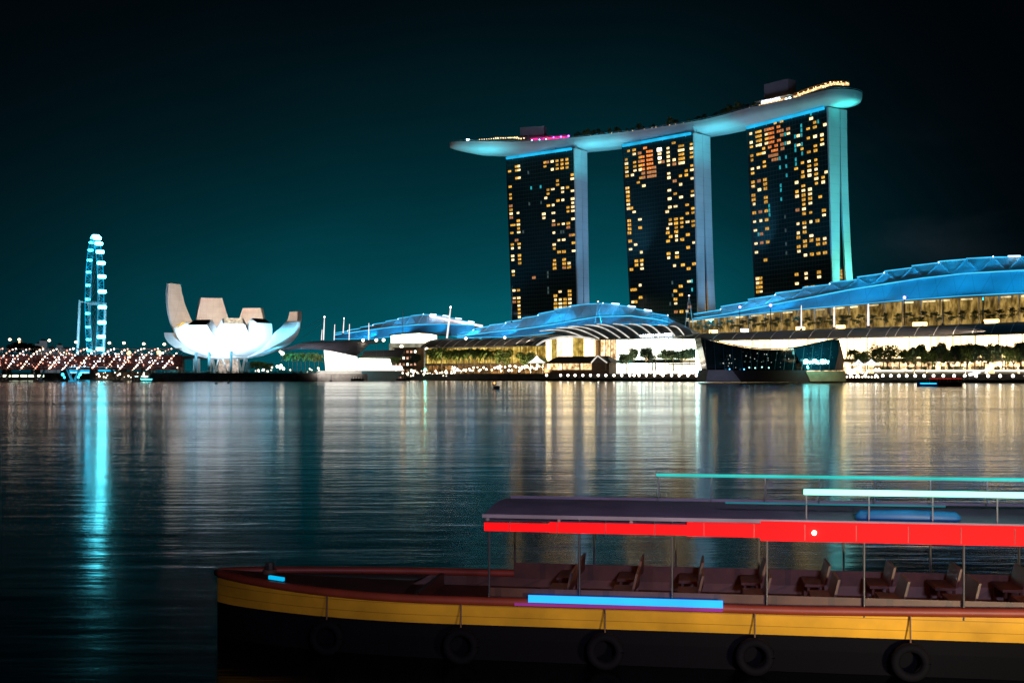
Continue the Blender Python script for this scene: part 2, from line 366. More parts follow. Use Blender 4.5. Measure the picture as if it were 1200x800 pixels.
def tower(key, label):
    T = TW[key]; base = (T['L'] + T['R']) / 2 - T['n'] * 12; base.z = 5.0
    t = empty('hotel_tower', base, label, 'tower', 'hotel towers under the sky park'); T['obj'] = t
    H = [i / 12 for i in range(13)]
    secs_f, secs_r, secs_a = [], [], []
    ei = .006
    for h in H:
        tf, g, tr = tdepths(T, h)
        secs_f.append([tpt(T, ei, h), tpt(T, 1 - ei, h), tpt(T, 1 - ei, h, tf), tpt(T, ei, h, tf)])
        secs_r.append([tpt(T, ei, h, tf + g), tpt(T, 1 - ei, h, tf + g), tpt(T, 1 - ei, h, tf + g + tr), tpt(T, ei, h, tf + g + tr)])
        secs_a.append([tpt(T, .03, h, tf + .05), tpt(T, .97, h, tf + .05), tpt(T, .97, h, tf + g - .05), tpt(T, .03, h, tf + g - .05)])
    b = MB(); rows = [[tpt(T, a, h) for a in [ei + (1 - 2 * ei) * j / 8 for j in range(9)]] for h in H]
    b.grid(rows, 0, uv=True)
    for i in range(12):
        for (p, q) in ((1, 2), (2, 3), (3, 0)):
            b.add([secs_f[i][p], secs_f[i][q], secs_f[i + 1][q], secs_f[i + 1][p]], [(0, 1, 2, 3)], 1)
    b.add(secs_f[-1], [(0, 1, 2, 3)], 1)
    b.build('bay_slab', [M['facade'], M['atrium']], t)
    MB().loft(secs_r).build('garden_slab', M['atrium'], t)
    MB().loft(secs_a).build('atrium', M['atrium'], t)
    # end walls, a plate over each slab end; left ones coloured dark as unlit
    for a0, a1 in ((1 - ei, 1.012), (-.012, ei)):
        for which in (0, 1):
            s = []
            for h in H:
                tf, g, tr = tdepths(T, h); d0, d1 = (-.5, tf) if which == 0 else (tf + g, tf + g + tr + .5)
                s.append([tpt(T, a0, h, d0), tpt(T, a1, h, d0), tpt(T, a1, h, d1), tpt(T, a0, h, d1)])
            MB().loft(s).build('end_wall', M['pale'] if a0 > .5 else M['atrium'], t)
    # V struts that carry the deck at the south end
    for a in ((.985, 4.), (.985, 12.)):
        mb = MB(); f = tpt(T, a[0], 1, a[1])
        for dx in (-3.2, 3.2): mb.bar(f, f - T['n'] * dx + V((0, 0, 5.5)), .9, mi=0)
        mb.build('strut', M['pale'], t)
    # lamps under the hull and the gap lights
    return t
def pix_to_facade(T, px, py):
    a, h = .5, .5
    for _ in range(12):
        x0, _y = proj(tpt(T, 0, h)); x1, _y = proj(tpt(T, 1, h)); a = (px - x0) / (x1 - x0)
        p = tpt(T, a, h); z = CZ + (HY - py) / F * p.y; h = (z - HB) / (HT - HB)
    return a, h
WMAT = {'o': 'bwin', 'w': 'wwin', 'd': 'dwin', 't': 'twin', 'g': 'gwin', 'r': 'owin', 'W': 'lamp'}
WMESH = {}
def win_mb(w, h):
    b = MB(); pane = w / 2 - .16
    for sx in (-1, 1): b.box((sx * (pane / 2 + .12), 0, -h / 2), pane, .12, h, mi=0)
    b.box((0, .02, -h / 2), .2, .2, h, mi=1); b.box((0, .02, -h / 2 - .12), w, .3, .12, mi=1)
    return b
def windows(key, items, nc):
    T = TW[key]; root = T['obj']; done = {}; late = []; wrg = random.Random(int(key))
    order = sorted(items, key=lambda q: 'Wwortdg'.index(q[2]))
    n = 0
    for px, py, k in order:
        a, h = pix_to_facade(T, px, py)
        fl = round(h * 56 - .5); co = round(a * nc * 2) / 2
        if (fl, co) in done or not (-.01 < a < 1.01): continue
        done[(fl, co)] = 1
        h = (fl + .5) / 56; a = min(max(co / nc, .035), .965)
        p = tpt(T, a, h) + T['n'] * .22; up = (tpt(T, a, h + .01) - tpt(T, a, h)).normalized(); ax = (tpt(T, a + .01, h) - tpt(T, a, h)).normalized()
        wd, hg = (3.8, 2.15) if k not in 'tg' else (1.5, 2.6)
        if k == 'W': wd, hg = 4.6, 2.8
        if k == 'r': wd, hg = 3.7, 1.9
        y = up.cross(ax).normalized(); mt = Matrix((ax, y, up)).transposed().to_4x4(); mt.translation = p - root.location
        if n < 100:
            key2 = (k, wd)
            if key2 not in WMESH: WMESH[key2] = win_mb(wd, hg).mesh('window', [M[WMAT[k]], M['dark']])
            o = bpy.data.objects.new('window', WMESH[key2]); COL.objects.link(o); o.parent = root; o.matrix_local = mt @ Matrix.Diagonal((wrg.uniform(.66, 1), 1, wrg.uniform(.74, 1), 1)); n += 1
        else:
            late.append((k, win_mb(wd, hg), mt))
    if late:
        mb = MB(); mats = [M[WMAT[k]] for k in 'owrdtg'] + [M['dark']]
        for k, b, mt in late:
            ki = 'owrdtg'.index(k) if k in 'owrdtg' else 1
            mb.add([mt @ v + root.location for v in b.v], b.f); mb.m[-len(b.f):] = [ki if q == 0 else 6 for q in b.m]
        o = mb.build('window', mats, root); o['kind'] = 'stuff'
def gapwin(key, pys, px):
    T = TW[key]; root = T['obj']
    for py in pys:
        tf, g, tr = tdepths(T, 0); p0 = tpt(T, 1, 0); z = CZ + (HY - py) / F * (p0.y + 5); h = (z - HB) / (HT - HB)
        tf, g, tr = tdepths(T, h); p = tpt(T, .972, h, tf + g / 2)
        MB().box(p - V((0, 0, .9)), max(1.2, g - .7), .5, 1.8, ax=T['n']).build('atrium_window', M['bwin'], root)
tower('1', 'northernmost hotel tower with mostly dark facade middle, under the overhanging deck tip')
tower('2', 'middle hotel tower of the three, orange lit top floors and blue grey end wall')
tower('3', 'southern tower with turquoise lit end wall and splayed rear leg beside the highest deck end')
def S(ox, oy, sc, txt):
    out = []
    for part in txt.split(';'):
        part = part.strip()
        if not part: continue
        xs, rest = part.split(':'); 
        for y in rest.split(','):
            y = y.strip(); k = 'o'
            if y[-1].isalpha(): k = y[-1]; y = y[:-1]
            for x in xs.split(','): out.append((ox + float(x) / sc, oy + float(y) / sc, k))
    return out
W1 = S(585, 165, 6.667, '85:230;140:190,225,295;165:190w,225w,295w;94:367,430,455,505d,535,565w,595d;147:560w,615,668w,697,724w,785d;107:645,672,728;'
  '355:165,205;390:165d,370,400,513;427:157w,230w,367w,508w,565w,622w,650d,708w;463:158,190,225,300,335,478,650;500:150,190,225,360w,388w,473w,645w;538:150,185,222,357,525,555,645,675d;'
  '577:250,292w,383w,440w,495w,525w,555w,610w,725;362:457w,570w,600w;555:727d;480:762w,790;516:757w,787;252:355t;330:347t;225:255g;237:497g;192:697g;335:490g;480:710g;500:700g')
W1 += S(585, 270, 6.667, '112:115,145w,195w,225w,307w,362,470w,520w,550d;155:108,135w,190,220,250,470,520w,555,578w,605,635,662w;442:120w,148,230,258,287;595:110;482:175;518:172,225,255,287d;590:168w;557:245,265w,290;'
  '485:485w,545w,575w,605w;560:480,515,545w,570w,592w;452:515,543w,572,603;525:540,575,600;392:320g,345g,370g,465g,492g;285:378d')
W2 = S(720, 150, 6.664, '65:245d,270w,320d,390;105:195,230,265w,305,345w,383;155:185,220w,262,300,335w,378w;203:190d,230,260d,295,340w,405,430;238,268,297:170r,210r,250r,288r,322r;238,268,297:352d,385d;'
  '357:155W,190w,235W,275w;385:250d,280d;430:150w,188w,222w,262w,302w,340w,402w,492w,552w,612w,642w;475:130,245w,290d,428d,518,610w;510,548:130,165w,205,245,285w;525:360,450w,540w;567:350,378,600,658;'
  '610:120,160w,200,240,280,312w,405w,497,530w,618,650;435:730,762w,790;483:722,765;528:720,752,785;577:722w;623:712,745;80:475w,500w,525,548w;113:470,500,530,560,590w;90:595w,625w;125:620;163:640w;245:455w;207:700w,785;112:740,765,790;330:345d,370d,320d')
W2 += S(720, 260, 6.664, '112:10,40,70,97;118:150,207w;170:172w,318,348,522,612;207:50,232w;213:315,345w,380w,495w,580;130:383,525;135:637w;435:5w,32,62w,90,150;440:118,237,268w;485:10,38,90,120w,152w;528:18,50,142;577:0,108,198;625:12,160w,315;'
  '487:237w,268;487:328w,538,597,628w;533:352,500,565;578:352,472w;583:650d,713w;535:713;575:772w;490:712d;455:480g,560g,640g;600:455t,520t')
W3 = S(865, 120, 6.157, '60:235w,265w,300d,345w;103:210,240w,275,305w,335,370,410;150,172:205,240,280,320w,362;203:205d,240w,270,300w,330,360w,425,455;235,265,295:185r,215r,265r,298r,335r;235,265,295:375d,405d;335:190d,240d,290d,340d;245,285,325:140o;'
  '383:205d,240w,285w;438:232w,310w;470:342;525:130w,175,245,362,425w,455,485w,520w;555:130,175,245w;620:155w,235w,275,310w;575:322,350,415,440,470w,500,530,560w,580;360:245t,300t,390t,450t,540t;420:245t,300t,345t,400t,440t;470:155t,205t,240t,290t,385t;320:400t,480t,600t,645t,700t;525:90t;583:130t;'
  '70:415,472d;107:468w,500;153:460w;480:430;628:500w,530,565w;430:470;485:495,525;433:592w,655,688w;485:588,650w,690;530:640w,672w;587:698;533:735w;487:740,775w;535:795;632:780;115:585,615;85:625w,650;160:637w;203:570,600,632,690,722;122:670,695;98:710;108:740w;165:550d')
W3 += S(865, 230, 6.157, '100,125:10;108:60w;205:10,42;95,122:122;207:105;165:110d;112:180w;165:168w;210:165,222;118:237w;172:287d;215:315,460;125:353w,410w;175:345d;130:588w,615w,645,675;172:580,610,640,670;168:700w;437:5w;485:8;533:5;587:20;535:55w;487:65,95w,130;537:118;445:100d;632:103,135w;438:192w;490:190,222w,250;540:180w;588:178;440:282w,315;540:270w,302;492:315,345,375;592:300,330;637:290w,353,415;443:375,405w;492:435w;543:427;592:423;445:558,620w,645;492:555w,588w;592:545,580w;545:640;497:650;360:150g,250g,350g,420g;235:60t,110t,150t;95:240t;145:265t')
windows('1', W1, 14); windows('2', W2, 12.4); windows('3', W3, 12.4)
gapwin('2', [332 + 3.05 * i for i in range(11)], 827); gapwin('3', [317, 321, 325], 988)
# ================================================================== SKY PARK
ZD, ZK = 199.5, 190.6            # deck and keel heights
RIM = [(527, 181.5), (545, 175.8), (572, 170.6), (600, 166.3), (660, 162.3), (728, 155), (775, 148.5), (830, 139), (875, 127), (920, 117), (966, 106)]
rim = []
for px, py in RIM:
    Y = (ZD - CZ) * F / (HY - py); rim.append(V(((px - HX) / F * Y, Y, 0)))
# smooth plan curve through the near rim of the straight part, then a tapered bow at the north end and a rounded stern
def catm(p, n=6):
    out = []
    for i in range(len(p) - 1):
        a = p[max(i - 1, 0)]; b = p[i]; c = p[i + 1]; d = p[min(i + 2, len(p) - 1)]
        for k in range(n):
            t = k / n; out.append(.5 * ((2 * b) + (c - a) * t + (2 * a - 5 * b + 4 * c - d) * t * t + (3 * b - a - 3 * c + d) * t ** 3))
    out.append(p[-1]); return out
body = catm(rim[3:], 5)
HWID = 17.0
cen = []
for i, p in enumerate(body):
    d = (body[min(i + 1, len(body) - 1)] - body[max(i - 1, 0)]).normalized(); n = V((-d.y, d.x, 0)); n = n if n.y > 0 else -n
    cen.append((p + n * HWID, n, d))
# extend: bow
c0, n0, d0 = cen[0]
tipY = (ZD - 4 - CZ) * F / (HY - 181.5); 
LB = 66.0; bow = []
tip = V(((527 - HX) / F * 1010, 1010, 0)) 
for i in range(14):
    t = i / 14                        # 0 tip .. 1 body
    c = tip.lerp(c0, t); bow.append((c, n0, HWID * math.sqrt(max(.0, 1 - (1 - t) ** 2.6)) if i else .6, t))
cK, nK, dK = cen[-1]
stern = []
for i in range(1, 8):
    t = i / 7; stern.append((cK + dK * 13 * t, nK, HWID * math.sqrt(max(.02, 1 - t * t)) , t))
stations = [(c, n, max(w, .6), .42 + .58 * min(1, t * 2.2) ** .7) for c, n, w, t in bow] + [(c, n, HWID, 1.0) for c, n, d in cen] + [(c, n, w, 1 - .35 * t * t) for c, n, w, t in stern]
park_base = V((cen[len(cen) // 2][0].x, cen[len(cen) // 2][0].y, ZK))
park = empty('sky_park', park_base, 'long boat shaped sky park deck lying across the tops of three towers', 'sky deck')
def hull_sec(c, n, w, k):
    dz = (ZD - ZK) * k; q = []
    for j in range(15):               # from near rim under the keel to far rim
        a = math.pi * j / 14; x = -math.cos(a); zz = math.sin(a) ** .62
        q.append(c + n * (w * math.copysign(abs(x) ** .85, x)) + V((0, 0, ZD - 1.6 * k - (dz - 1.6 * k) * zz)))
    q = [c + n * (-w * 1.0) + V((0, 0, ZD))] + q + [c + n * (w) + V((0, 0, ZD))]
    return q
secs = [hull_sec(*s) for s in stations]
hb = MB().grid(secs); hb.f.append(list(range(17))[::-1]); hb.m.append(0); e = (len(secs) - 1) * 17; hb.f.append([e + i for i in range(17)]); hb.m.append(0)
hb.build('hull', M['pale'], park, smooth=True)
dk = [[s[0] + (s[-1] - s[0]) * .02 + V((0, 0, -.15)), s[0] + (s[-1] - s[0]) * .98 + V((0, 0, -.15))] for s in secs]
MB().grid(dk).build('deck', M['paving'], park)
rl = MB().tube([s[0] + V((0, 0, .9)) for s in secs] + [s[-1] + V((0, 0, .9)) for s in secs[::-1]], .12, 5)
rl.build('railing', M['grey'], park)
def rimpt(f, inset=3.0, z=0.0):        # f: 0..1 along the straight body
    i = f * (len(cen) - 1); j = max(0, min(int(i), len(cen) - 2)); t = i - j
    c = cen[j][0].lerp(cen[j + 1][0], t); n = cen[j][1].lerp(cen[j + 1][1], t).normalized()
    p = c - n * (HWID - inset); return V((p.x, p.y, ZD + z))
def f_of_px(px, inset=3.):
    lo, hi = -.2, 1.1
    for _ in range(30):
        mid = (lo + hi) / 2
        if proj(rimpt(mid, inset))[0] < px: lo = mid
        else: hi = mid
    return lo
for k_ in '123':                       # blue light strips above each tower's bay side
    T = TW[k_]; a = tpt(T, .02, 1) + T['n'] * 2.2; b = tpt(T, .98, 1) + T['n'] * 2.2
    a.z = b.z = HT - .5
    MB().tube([a, b], 1.2, 8).build('light_strip', M['strip'], park)
    q = MB(); 
    for i in range(6):
        p = a.lerp(b, (i + .5) / 6); q.bar(p - T['n'] * 1.5 + V((0, 0, -1.6)), p - T['n'] * 1.5 + V((0, 0, 3)), .5)
    q.build('bracket', M['grey'], park)
def park_box(x0, x1, ytop, inset, name, mat):
    f0, f1 = f_of_px(x0, inset), f_of_px(x1, inset); a, b = rimpt(f0, inset), rimpt(f1, inset); mid = (a + b) / 2
    h = CZ + (HY - ytop) / F * mid.y - ZD
    return MB().box((mid.x, mid.y, ZD - .2), (b - a).length, 9, h, ax=(b - a)).build(name, mat, park)
M['plant'] = pbr('lift_core_panel', (.52, .49, .55), .6, var=.06, scale=.2)
park_box(611, 639, 149.5, 20, 'lift_core', M['plant']); park_box(900, 928, 96.5, 20, 'lift_core', M['plant'])
# rooftop restaurants and bars: canopy with rows of small lamps
M['reddeck'] = glow('bar_red_light', (1, .03, .10), 1.6, .8, .5, (.55, .02, .5)); M['magenta'] = glow('bar_violet_lamp', (.35, .1, 1), 8)
M['goldrow'] = glow('dining_gold_light', (1, .60, .25), 1.1, .7, .7)
def rows(x0, x1, inset, z, n, r, mat, name='lamp_row'):
    f0, f1 = f_of_px(x0, inset), f_of_px(x1, inset); rg = random.Random(int(x0)); bulbs(park, [(rimpt(lerp(f0, f1, (i + .5 * rg.random()) / max(1, n - 1)), inset, z + rg.uniform(-.15, .15)), r * rg.uniform(.7, 1.25)) for i in range(n)], mat, 'deck_lamp')
def longbar(x0, x1, inset, z, w, h, mat, name):
    f0, f1 = f_of_px(x0, inset), f_of_px(x1, inset); mb = MB()
    pts = [rimpt(lerp(f0, f1, i / 8), inset, z) for i in range(9)]
    for p, q in zip(pts, pts[1:]): mb.bar(p, q, w, h)
    return mb.build(name, mat, park)
def bowpt(px, z, dy=0):
    return V(((px - HX) / F * (1008 + dy), 1008 + dy, ZD + z))
rg = random.Random(4)
bulbs(park, [(V((((562 + i * 2.75) - HX) / F * (998 - i * .3), 998 - i * .3, ZD + .9 + i * .06)), .42 * rg.uniform(.7, 1.2)) for i in range(17)], 'lampwarm', 'deck_lamp')
f0 = rimpt(.0, 8)
MB().box((-2, 1006, ZD + 3.4), 26, 7, .5).build('restaurant_canopy', M['grey'], park)
bulbs(park, [((-14 + i * 2.2 + rg.uniform(-.4, .4), 1002.6, ZD + 2.9 + rg.uniform(-.5, .4)), .55 * rg.uniform(.6, 1.3)) for i in range(12)], 'lampwarm', 'deck_lamp')
mb = MB().ball((-38, 1011, ZD + 3.2), .7, 6, 4).ball((-36.4, 1011, ZD + 3.3), .5, 6, 4); mb.bar((-37, 1011, ZD - 1), (-37, 1011, ZD + 3), .2); mb.build('bow_lamp', M['lampcool'], park)
longbar(622, 666, 6, 2.2, .8, 1.6, M['reddeck'], 'bar_light_band'); longbar(618, 668, 7, 4.0, 4, .35, M['grey'], 'bar_canopy')
rows(646, 664, 5.6, 2.6, 3, .7, 'magenta'); rows(622, 640, 4, 1.0, 3, .4, 'lampteal')
longbar(893, 926, 7, 1.6, 3, 2.6, M['goldrow'], 'dining_pavilion'); rows(893, 912, 5.2, 3.2, 9, .75, 'lampcool'); rows(890, 926, 5.0, 1.2, 12, .5, 'lampwarm'); rows(920, 925, 5, 2, 2, .8, 'cyanhot')
longbar(888, 929, 8, 4.6, 7, .5, M['grey'], 'dining_canopy')
# stern lounge: a curved golden canopy that follows the rounded end
pts = [rimpt(f, 5, 0) for f in [f_of_px(930 + i * 4, 5) for i in range(10)]]; 
for c, n, w, t in stern[:6]: pts.append(V((c - n * (w - 4)).to_tuple()[:2] + (ZD,)))
mb = MB(); mc = MB(); ml = []; rg = random.Random(9)
for i, (p, q) in enumerate(zip(pts, pts[1:])):
    z = 3.0 + 2.6 * math.sin(math.pi * min(1, (i + 1) / len(pts) * .75))
    mb.bar(p + V((0, 0, z - 1.4)), q + V((0, 0, z - 1.4)), .8, 1.5); mc.bar(p + V((0, 2, z + .5)), q + V((0, 2, z + .5)), 6, .4)
    for j in range(4): ml.append((p.lerp(q, rg.random()) + V((-.6, -.7, z + rg.uniform(-2.2, 0))), rg.uniform(.25, .55)))
mb.build('lounge', M['goldrow'], park); mc.build('lounge_canopy', M['timber'], park); bulbs(park, ml, 'lampwarm', 'deck_lamp')
rows(690, 890, 4, .8, 26, .34, 'lampwarm')
# floodlights
for k_, colr, pw in (('1', (.27, .60, .98), .60), ('2', (.26, .60, .98), .64), ('3', (.14, .80, .66), 1.35)):
    T = TW[k_]; e_ = tpt(T, 1, 0, 9); out = -T['u']
    area('end_wall_floodlight', e_ + out * 24 + V((0, 0, 58 if k_ == '3' else 48)), e_ + V((0, 0, 84)), 12, 2, colr, (9000 if k_ == '3' else 5200) * pw, along=T['n'], spread=120)
    area('end_wall_floodlight', e_ + out * 60 + T['n'] * 20 + V((0, 0, 90)), e_ + V((0, 0, 165)), 10, 4, colr, 17000 * pw, along=T['n'], spread=130)
# teal lamps under the hull: bow, the two gaps, stern
def gaplight(p, tgt, sx, pw, col=(.05, .70, .82), sp=95): area('hull_floodlight', p, tgt, sx, 3, col, pw, along=(1, -.4, 0), spread=sp)
gaplight(V((-20, 985, 165)), V((-24, 1008, 192)), 26, 6000)
a = (tpt(TW['1'], 1, 1) + tpt(TW['2'], 0, 1)) / 2; gaplight(a + V((-8, -20, -26)), a + V((0, 6, 0)), 30, 6500)
a = (tpt(TW['2'], 1, 1) + tpt(TW['3'], 0, 1)) / 2; gaplight(a + V((-8, -20, -26)), a + V((0, 6, 0)), 30, 6500)
a = tpt(TW['3'], 1, 1); ou = -TW['3']['u']; mid_ = a - TW['3']['n'] * 8; gaplight(mid_ + ou * 7 + V((0, 0, -11)), mid_ + ou * 11 + V((0, 0, 6)), 12, 1500, (.04, .85, .70), 85)
area('hull_fill_light', (90, 640, 90), (95, 930, 196), 160, 8, (.44, .50, .76), 24000, spread=60)  # added fill with no lamp of its own, brightens the deck hull
# small trees of the roof garden
# ================================================================== TREES (shared kinds, copied)
def leaves(mb, c, rx, ry, rz, n, sz, rg, mi=0):
    c = V(c)
    for _ in range(n):
        while True:
            q = V((rg.uniform(-1, 1), rg.uniform(-1, 1), rg.uniform(-1, 1)))
            if .25 < q.length < 1: break
        p = c + V((q.x * rx, q.y * ry, q.z * rz)); a = V((rg.uniform(-1, 1), rg.uniform(-1, 1), rg.uniform(-1, 1))).normalized(); b = a.orthogonal().normalized(); s = sz * rg.uniform(.5, 1.3)
        mb.add([p - a * s, p + b * s * .55, p + a * s, p - b * s * .55], [(0, 1, 2, 3)], mi)
TREES = {}
def make_round(name, h, w, seed, leafmat, trunk_h=.35, clumps=13, n=70, sz=.55, flat=.7):
    rg = random.Random(seed); t = empty(name, (0, 0, -500), 'x', 'tree')
    tk = MB(); th = h * trunk_h; tk.tube([(0, 0, 0), (rg.uniform(-.2, .2), 0, th * .6), (0, 0, th)], [h * .026, h * .02, h * .016], 7)
    cr = MB(); top = h - th
    for i in range(clumps):
        a = rg.uniform(0, 6.28); r = w / 2 * math.sqrt(rg.random()) * .8; z = th + top * rg.uniform(.15, .85) * (1 - .35 * (r / (w / 2)))
        p = V((math.cos(a) * r, math.sin(a) * r, z)); tk.tube([(0, 0, th * .9), p * .5 + V((0, 0, th * .55)), p], [h * .011, h * .007, .04], 5)
        s = w * rg.uniform(.16, .25); leaves(cr, p, s, s, s * flat, n, sz, rg)
    off = V((0, 0, -500)); 
    o = bpy.data.objects.new('trunk', tk.mesh('trunk', M['bark'])); COL.objects.link(o); o.parent = t
    o = bpy.data.objects.new('crown', cr.mesh('crown', leafmat)); COL.objects.link(o); o.parent = t
    return proto(t)
def make_palm(name, h, w, seed, leafmat):
    rg = random.Random(seed); t = empty(name, (0, 0, -500), 'x', 'palm')
    tk = MB(); b = rg.uniform(-.5, .5); tk.tube([(0, 0, 0), (b * .4, 0, h * .4), (b, 0, h * .8)], [h * .018, h * .013, h * .012], 7)
    cr = MB(); c = V((b, 0, h * .8))
    for i in range(30):
        a = i * 2.399 + rg.uniform(-.2, .2); el = rg.uniform(-.2, 1.15); L = w / 2 * rg.uniform(.85, 1.15); pts = []
        for k in range(6):
            u = k / 5; pts.append(c + V((math.cos(a) * L * u * math.cos(el * .6), math.sin(a) * L * u * math.cos(el * .6), L * (math.sin(el) * u - .75 * u * u) + h * .06)))
        for k in range(5):
            p, q = pts[k], pts[k + 1]; d = (q - p); sd_ = d.cross(V((0, 0, 1))).normalized(); ww = w * .13 * (1 - k / 6)
            for sg in (-1, 1):
                for m_ in range(2):
                    st = p + d * (m_ * .5); cr.add([st, st + d * .55, st + d * .75 + sd_ * sg * ww + V((0, 0, -ww * .6)), st + d * .3 + sd_ * sg * ww + V((0, 0, -ww * .6))], [(0, 1, 2, 3)])
    o = bpy.data.objects.new('trunk', tk.mesh('trunk', M['bark'])); COL.objects.link(o); o.parent = t
    o = bpy.data.objects.new('crown', cr.mesh('crown', leafmat)); COL.objects.link(o); o.parent = t
    return proto(t)
USED = set()
def plant(kind, loc, sc, label, group, rg):
    k = kind
    s = (sc[0] * rg.uniform(.93, 1.07), sc[0] * rg.uniform(.93, 1.07), sc[1] * rg.uniform(.93, 1.07)) if isinstance(sc, tuple) else sc * rg.uniform(.92, 1.08)
    if k.name in USED: return copy_tree(k, None, V(loc), rg.uniform(0, 6.28), s, label, group)
    USED.add(k.name); k.location = V(loc); k.rotation_euler = (0, 0, rg.uniform(0, 6.28)); k.scale = s if isinstance(s, tuple) else (s,) * 3; k['label'] = label; k['group'] = group; return k
PALMA = make_palm('palm_tree', 18, 13, 1, M['leaf']); PALMB = make_palm('palm_tree', 17, 12, 2, M['leaf'])
TREEA = make_round('broadleaf_tree', 16, 15, 3, M['leaf'], .35, 18, 110, .65); TREEB = make_round('broadleaf_tree', 14, 12, 4, M['leaf'], .3, 16, 105, .6)
TREEC = make_round('broadleaf_tree', 15, 11, 5, M['leafteal'], .45, 15, 105, .6)
FLAT = make_round('spreading_tree', 14, 15, 6, M['leafteal'], .6, 14, 110, .6, .45)
ROOFT = make_round('roof_garden_tree', 5.5, 5, 7, M['leaf'], .25, 7, 26, .5)
TIER = make_round('terrace_tree', 13, 12, 8, M['leafteal'], .22, 11, 46, .55, .35)
rg = random.Random(77)
for i, px in enumerate([672, 678, 684, 689, 694, 700, 706, 713, 719, 725, 733, 739, 745, 752, 762, 779, 786, 792, 805, 813, 822, 838, 843, 848, 856, 864, 872, 880]):
    plant(ROOFT, rimpt(f_of_px(px, 6), 6 + rg.uniform(0, 5), -.1), rg.uniform(.8, 1.5) * (1.2 if px > 835 else 1), 'small dark tree of the roof garden along the sky park deck edge', 'roof garden trees on the sky park', rg)
# ================================================================== LOTUS MUSEUM
MY = 862.; MS = MY / F
mc_ = V(((268 - HX) * MS, MY, 5.0))
mus = empty('lotus_museum', mc_, 'white lotus shaped museum with curved petals opening above a bowl', 'museum')
def petal(phi, R_, H_, wt, wn, hn, th, r0=5.0, z0=11.0, mat='shell', win='black', cut=0.0, bow=1.0, wedge=18.5):
    """one curved finger: outer skin, inner skin, two side walls, sloping tip with a skylight"""
    ph = R(phi + 13.3); d = V((math.sin(ph), -math.cos(ph), 0)); sd_ = V((math.cos(ph), math.sin(ph), 0)); secs = []; n = 18
    for i in range(n + 1):
        t = i / n; a = t * math.pi / 2 * bow; ao = t * (1 - cut) * math.pi / 2 * bow
        r = r0 + (R_ - r0) * math.sin(a) / math.sin(math.pi / 2 * bow); z = z0 + (H_ - z0) * (1 - math.cos(a)) / (1 - math.cos(math.pi / 2 * bow))
        dr = (R_ - r0) * math.cos(a); dz = (H_ - z0) * math.sin(a); L = math.hypot(dr, dz) + 1e-6; nr, nz = dz / L, -dr / L   # outward normal of the arc
        zz = (z - z0) / (H_ - z0)
        wide = min(2 * r * math.tan(R(wedge)) + 1.2, wn) if zz < hn else lerp(wn, wt, (zz - hn) / (1 - hn))
        wide = min(wide, 2 * r * math.tan(R(wedge)) + 1.2)
        r_o = r0 + (R_ - r0) * math.sin(ao); z_o = z0 + (H_ - z0) * (1 - math.cos(ao))
        tk = lerp(1.5, th, min(1, t * 1.6)); row = []
        m = 6
        for j in range(m + 1):
            u = -1 + 2 * j / m; rr = math.sqrt(max(0, r * r - (u * wide / 2) ** 2)) if r > wide / 2 else r
            k = rr - r if t > .25 else 0
            row.append(d * (r_o + k * .8) + sd_ * (u * wide / 2) + V((0, 0, z_o)))
        for j in range(m, -1, -1):
            u = -1 + 2 * j / m; row.append(d * (r - nr * tk) + sd_ * (u * wide / 2 * .97) + V((0, 0, z - nz * tk)))
        secs.append([p * MSC + mc_ for p in row])
    o = MB().loft(secs).build('petal', M[mat], mus)
    e = secs[-1]; q = [e[0], e[6], e[7], e[13]]; c = sum(q, V((0, 0, 0))) / 4; up = (e[3] - secs[-2][3]).normalized()
    mb = MB(); qq = [c + (p - c) * .86 + up * .12 for p in q]; mb.hexa(qq + [p + up * .25 for p in qq])
    mb.build('skylight', M[win], o)
MSC = 1.0
M['goldwin'] = glow('gold_gallery_window', (1, .66, .16), .9, .8, .6); M['creamwin'] = glow('cream_gallery_window', (1, .85, .62), .75, .5, .5)
k = 1 / MS / 1000
def mz(py): return CZ + (HY - py) * MS - 5.0
def mx(px): return (px - 268) * MS
# front, lit from the quay
petal(-64, 40, mz(378.5), 8, 14, .5, 7, win='goldwin', cut=.10); petal(-31, 42, mz(377), 15.5, 23, .56, 8, win='black', cut=.10); petal(5, 41, mz(375), 14.5, 24, .52, 8, win='creamwin', cut=.10); petal(36, 42, mz(375), 13, 22, .48, 8, win='black', cut=.08)
petal(-98, 45, mz(390), 7, 16, .4, 6); petal(70, 52, mz(377.5), 7, 26, .45, 9)
# rear, taller, their inner faces seen over the front rim
petal(-127, 51, mz(330), 13.5, 34, .12, 2.5, wedge=27); petal(-164, 50, mz(345), 16.5, 36, .12, 5, wedge=27); petal(157, 48, mz(357), 15, 32, .12, 5, wedge=27); petal(113, 55, mz(362.5), 13, 30, .2, 4, wedge=26)
MB().loft([[mc_ + V((math.cos(a) * r, math.sin(a) * r, z)) for a in [i * math.pi / 12 for i in range(24)]] for r, z in ((9, 10.2), (17, 11.4), (17, 14), (10, 14))]).build('bowl_base', M['shell'], mus)
for a in [i * 45 + 10 for i in range(8)]:
    p = mc_ + V((math.sin(R(a)) * 13, -math.cos(R(a)) * 13, 0)); q = mc_ + V((math.sin(R(a + 16)) * 13, -math.cos(R(a + 16)) * 13, 11)); q2 = mc_ + V((math.sin(R(a - 16)) * 13, -math.cos(R(a - 16)) * 13, 11))
    MB().bar(p, q, .8).bar(p, q2, .8).build('diagrid_brace', M['white'], mus)
MB().tube([mc_ + V((0, 0, 0)), mc_ + V((0, 0, 12))], 7, 20).build('glass_core', glow('museum_core_light', (1, .82, .68), .55, .5, .5), mus)
M['tealcol'] = pbr('dark_teal_column', (.05, .16, .18), .5)
